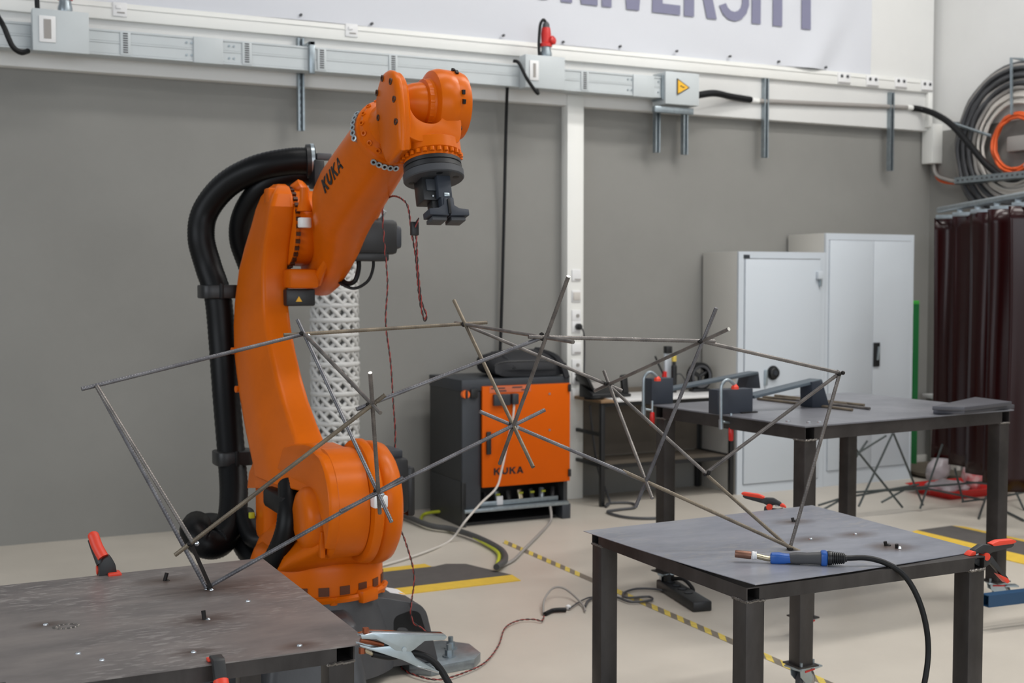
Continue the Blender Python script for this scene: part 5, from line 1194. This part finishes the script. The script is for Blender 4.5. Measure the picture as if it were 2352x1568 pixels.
# twisted red and black wires
def twist(lab, pts, r=.0021, k=14, amp=.0025, pitch=.055):
    P = cat(pts, k); t = thing('twisted_wire', lab, 'wire', P[-1]); b0 = MB(); fr = b0.frames(P); s = 0; A, B = [], []
    for i, p in enumerate(P):
        if i: s += (p-P[i-1]).length
        ph = s/pitch*2*math.pi; u, v = fr[i]; o = u*(amp*math.cos(ph))+v*(amp*math.sin(ph)); A.append(p+o); B.append(p-o)
    MB().tube(A, r, 6).build('red_strand', 'wire_red', t, ang=80); MB().tube(B, r, 6).build('black_strand', 'wire_black', t, ang=80)
twist('red and black twisted wire hanging beside the lattice column', [aty(890, 455, 4.75), aty(879, 480, 4.75), aty(883, 560, 4.75), aty(890, 650, 4.75), aty(886, 740, 4.75), aty(897, 830, 4.75), aty(903, 920, 4.75), aty(908, 1000, 4.75), aty(905, 1080, 4.75), aty(912, 1190, 4.72), aty(930, 1240, 4.7), aty(948, 1300, 4.66), aty(951, 1340, 4.63), aty(944, 1390, 4.6), aty(947, 1425, 4.58), aty(965, 1440, 4.57), aty(985, 1452, 4.55)])
twist('red and black twisted wire looping from the gripper', [aty(890, 455, 4.7), aty(905, 450, 4.5), aty(925, 458, 4.3), aty(938, 478, 4.25), aty(945, 530, 4.2), aty(955, 590, 4.2), aty(960, 650, 4.2), aty(966, 700, 4.2), aty(975, 735, 4.2), aty(979, 722, 4.18), aty(968, 690, 4.18), aty(960, 620, 4.18), aty(957, 560, 4.18), aty(955, 520, 4.17), aty(962, 500, 4.16)])
twist('red and black twisted wire lying across the floor', [F0(985, 1475, .05), F0(940, 1490, .04), F0(915, 1512, .012), F0(925, 1535, .012), F0(960, 1552, .012), F0(1010, 1560, .012), F0(1070, 1543, .012), F0(1115, 1520, .012), F0(1145, 1482, .012), F0(1160, 1442, .012), F0(1190, 1425, .012), F0(1225, 1422, .012), F0(1245, 1425, .012), F0(1250, 1412, .012)])
cn = MB().box(aty(952, 525, 4.18), (.028, .024, .05)).build('wire_connector', 'black_plastic', bevel=.004); tag(cn, 'small black wire connector hanging under the gripper', 'connector')
# ---------------------------------------------------------------- blue dolly
dl = thing('blue_dolly', 'blue steel frame dolly on casters at right edge', 'dolly', (4.6, 4.1, 0))
p0 = atz(2262, 1393, .108); p1 = atz(2352, 1382, .108); d = (p1-p0); d.z = 0; d.normalize(); n2 = V((-d.y, d.x, 0))
dl.location = (p0.x, p0.y, 0)
b = MB(); tubebeam(b, p0+V((0, 0, .029)), p0+d*1.2+V((0, 0, .029)), .05, .055); b.build('frame_bar', 'dolly_blue', dl)
b = MB(); tubebeam(b, p0+d*.85-n2*.7+V((0, 0, .0295)), p0+d*.85-n2*.026+V((0, 0, .0295)), .05, .054); b.build('frame_bar', 'dolly_blue', dl)
for q in (p0+d*.05, p0+d*1.1, p0+d*.85-n2*.6):
    k = caster(dl, (0, 0, 0), .108, 0, False, .045); k.location = V((q.x, q.y, 0))-dl.location; k.rotation_euler = (0, 0, math.radians(-15))
# ---------------------------------------------------------------- second rebar truss on the floor at the back right
t2 = thing('floor_rebar_truss', 'dark rebar truss lying on the floor behind tables', 'truss', (6.2, 6.2, 0))
def fb(a, b_, da=6.4, db=6.4, r=.0075):
    A = aty(a[0], a[1], da); B = aty(b_[0], b_[1], db)
    for p in (A, B):
        if p.z < .01: q = ray(*proj(p)); p.xyz = (CC+q*((.01-HCAM)/q.z))
    MB().tube([A, B], r, 7).build('bar', 'floor_bar', t2)
mat('floor_bar', (70, 76, 76), .5, .4, var=.1, scale=20)
for a, b_ in (((1953, 1015), (2073, 1165)), ((1950, 1053), (2035, 1000)), ((2050, 995), (1972, 1163)), ((2052, 995), (2120, 1160)), ((2165, 1020), (2113, 1168)), ((1992, 1012), (1945, 1080)),
              ((1965, 1130), (2280, 1105)), ((1944, 1142), (2110, 1112)), ((1985, 1128), (2130, 1122)), ((2025, 1153), (2100, 1112)), ((1890, 1170), (1945, 1140)), ((1880, 1160), (1960, 1135)),
              ((2193, 1075), (2212, 1150)), ((2210, 1152), (2265, 1145)), ((2265, 1140), (2248, 1190)), ((2110, 1118), (2260, 1148)), ((2220, 1106), (2352, 1120)), ((2320, 1100), (2352, 1170)), ((2312, 1175), (2352, 1195)), ((2312, 1138), (2352, 1130))):
    fb(a, b_)
# red tray with plastic bags, wooden disc, small white shelf
tr2 = thing('red_tray', 'red plastic tray on the floor under the curtain', 'tray', (6.9, 6.75, 0))
c = atz(2205, 1140, 0)
def rr_(sx, sy, z): return [V((c.x+.1+p.x, c.y+.1+p.y, z)) for p in rpoly([(-sx, -sy), (sx, -sy), (sx, sy), (-sx, sy)], .03, 3)]
MB().loft([rr_(.27, .17, .0), rr_(.33, .22, .07), rr_(.34, .23, .07), rr_(.34, .23, .066), rr_(.32, .21, .064), rr_(.26, .16, .008)], cap=True).build('tray_body', 'red', tr2, ang=40)
def lump(nm, lab, m, cx_, cy_, z0, sx, sy, sz, seed, cat_):
    rd_ = random.Random(seed); bm = bmesh.new(); bmesh.ops.create_icosphere(bm, subdivisions=3, radius=1)
    me = bpy.data.meshes.new(nm)
    from mathutils import noise
    for v in bm.verts:
        k = 1+.35*noise.noise(v.co*2.2+V((seed*3.1, 0, 0)))+.12*noise.noise(v.co*7+V((seed, 5, 0)))
        v.co = V((v.co.x*sx*k, v.co.y*sy*k, max(-.95, v.co.z*k)*sz+sz*.95))
    for f in bm.faces: f.smooth = True
    bm.to_mesh(me); bm.free(); me.materials.append(M[m]); o = bpy.data.objects.new(nm, me); COL.objects.link(o); o.location = (cx_, cy_, z0); return tag(o, lab, cat_)
lump('plastic_bag', 'clear crumpled plastic bag in the red tray', 'plastic_film', c.x-.02, c.y+.12, .01, .18, .12, .05, 2, 'bag')
lump('printed_bag', 'white bag with red print in the red tray', 'bag_white', c.x+.26, c.y+.12, .01, .09, .08, .15, 5, 'bag')
lump('plastic_bag', 'pinkish crumpled plastic bag behind the red tray', 'plastic_film', c.x+.3, c.y+.52, .0, .09, .08, .11, 9, 'bag')
wd = atz(2175, 1092, 0); o = MB().lathe((wd.x+.1, wd.y, 0), (0, 0, 1), [(.34, 0), (.4, .02), (.42, .05), (.40, .055), (.33, .015)], 36).build('wooden_disc', 'dark_wood'); tag(o, 'flat brown wooden dish on the floor beside cabinet', 'dish')
sh_ = aty(2160, 912, 7.8); s2 = thing('side_shelf', 'small white shelf unit behind the red curtain', 'shelf', (sh_.x+.25, 7.75, 0))
MB().bx(sh_.x-.06, sh_.x+.5, 7.55, 7.95, sh_.z-.015, sh_.z+.02).build('shelf_top', 'desk_white', s2, bevel=.003); MB().bx(sh_.x+.0, sh_.x+.46, 7.6, 7.9, 0, sh_.z-.016).build('shelf_body', 'cable_white', s2, bevel=.003)
o = MB().prism([(0, 0), (.12, 0), (.16, .16), (.05, .12)], lambda a, b_, h: V((sh_.x+.03+a, h, sh_.z+.021+b_)), 7.65, 7.8).build('blue_box', 'dolly_blue', bevel=.01); tag(o, 'dark blue object on the small white shelf', 'box')
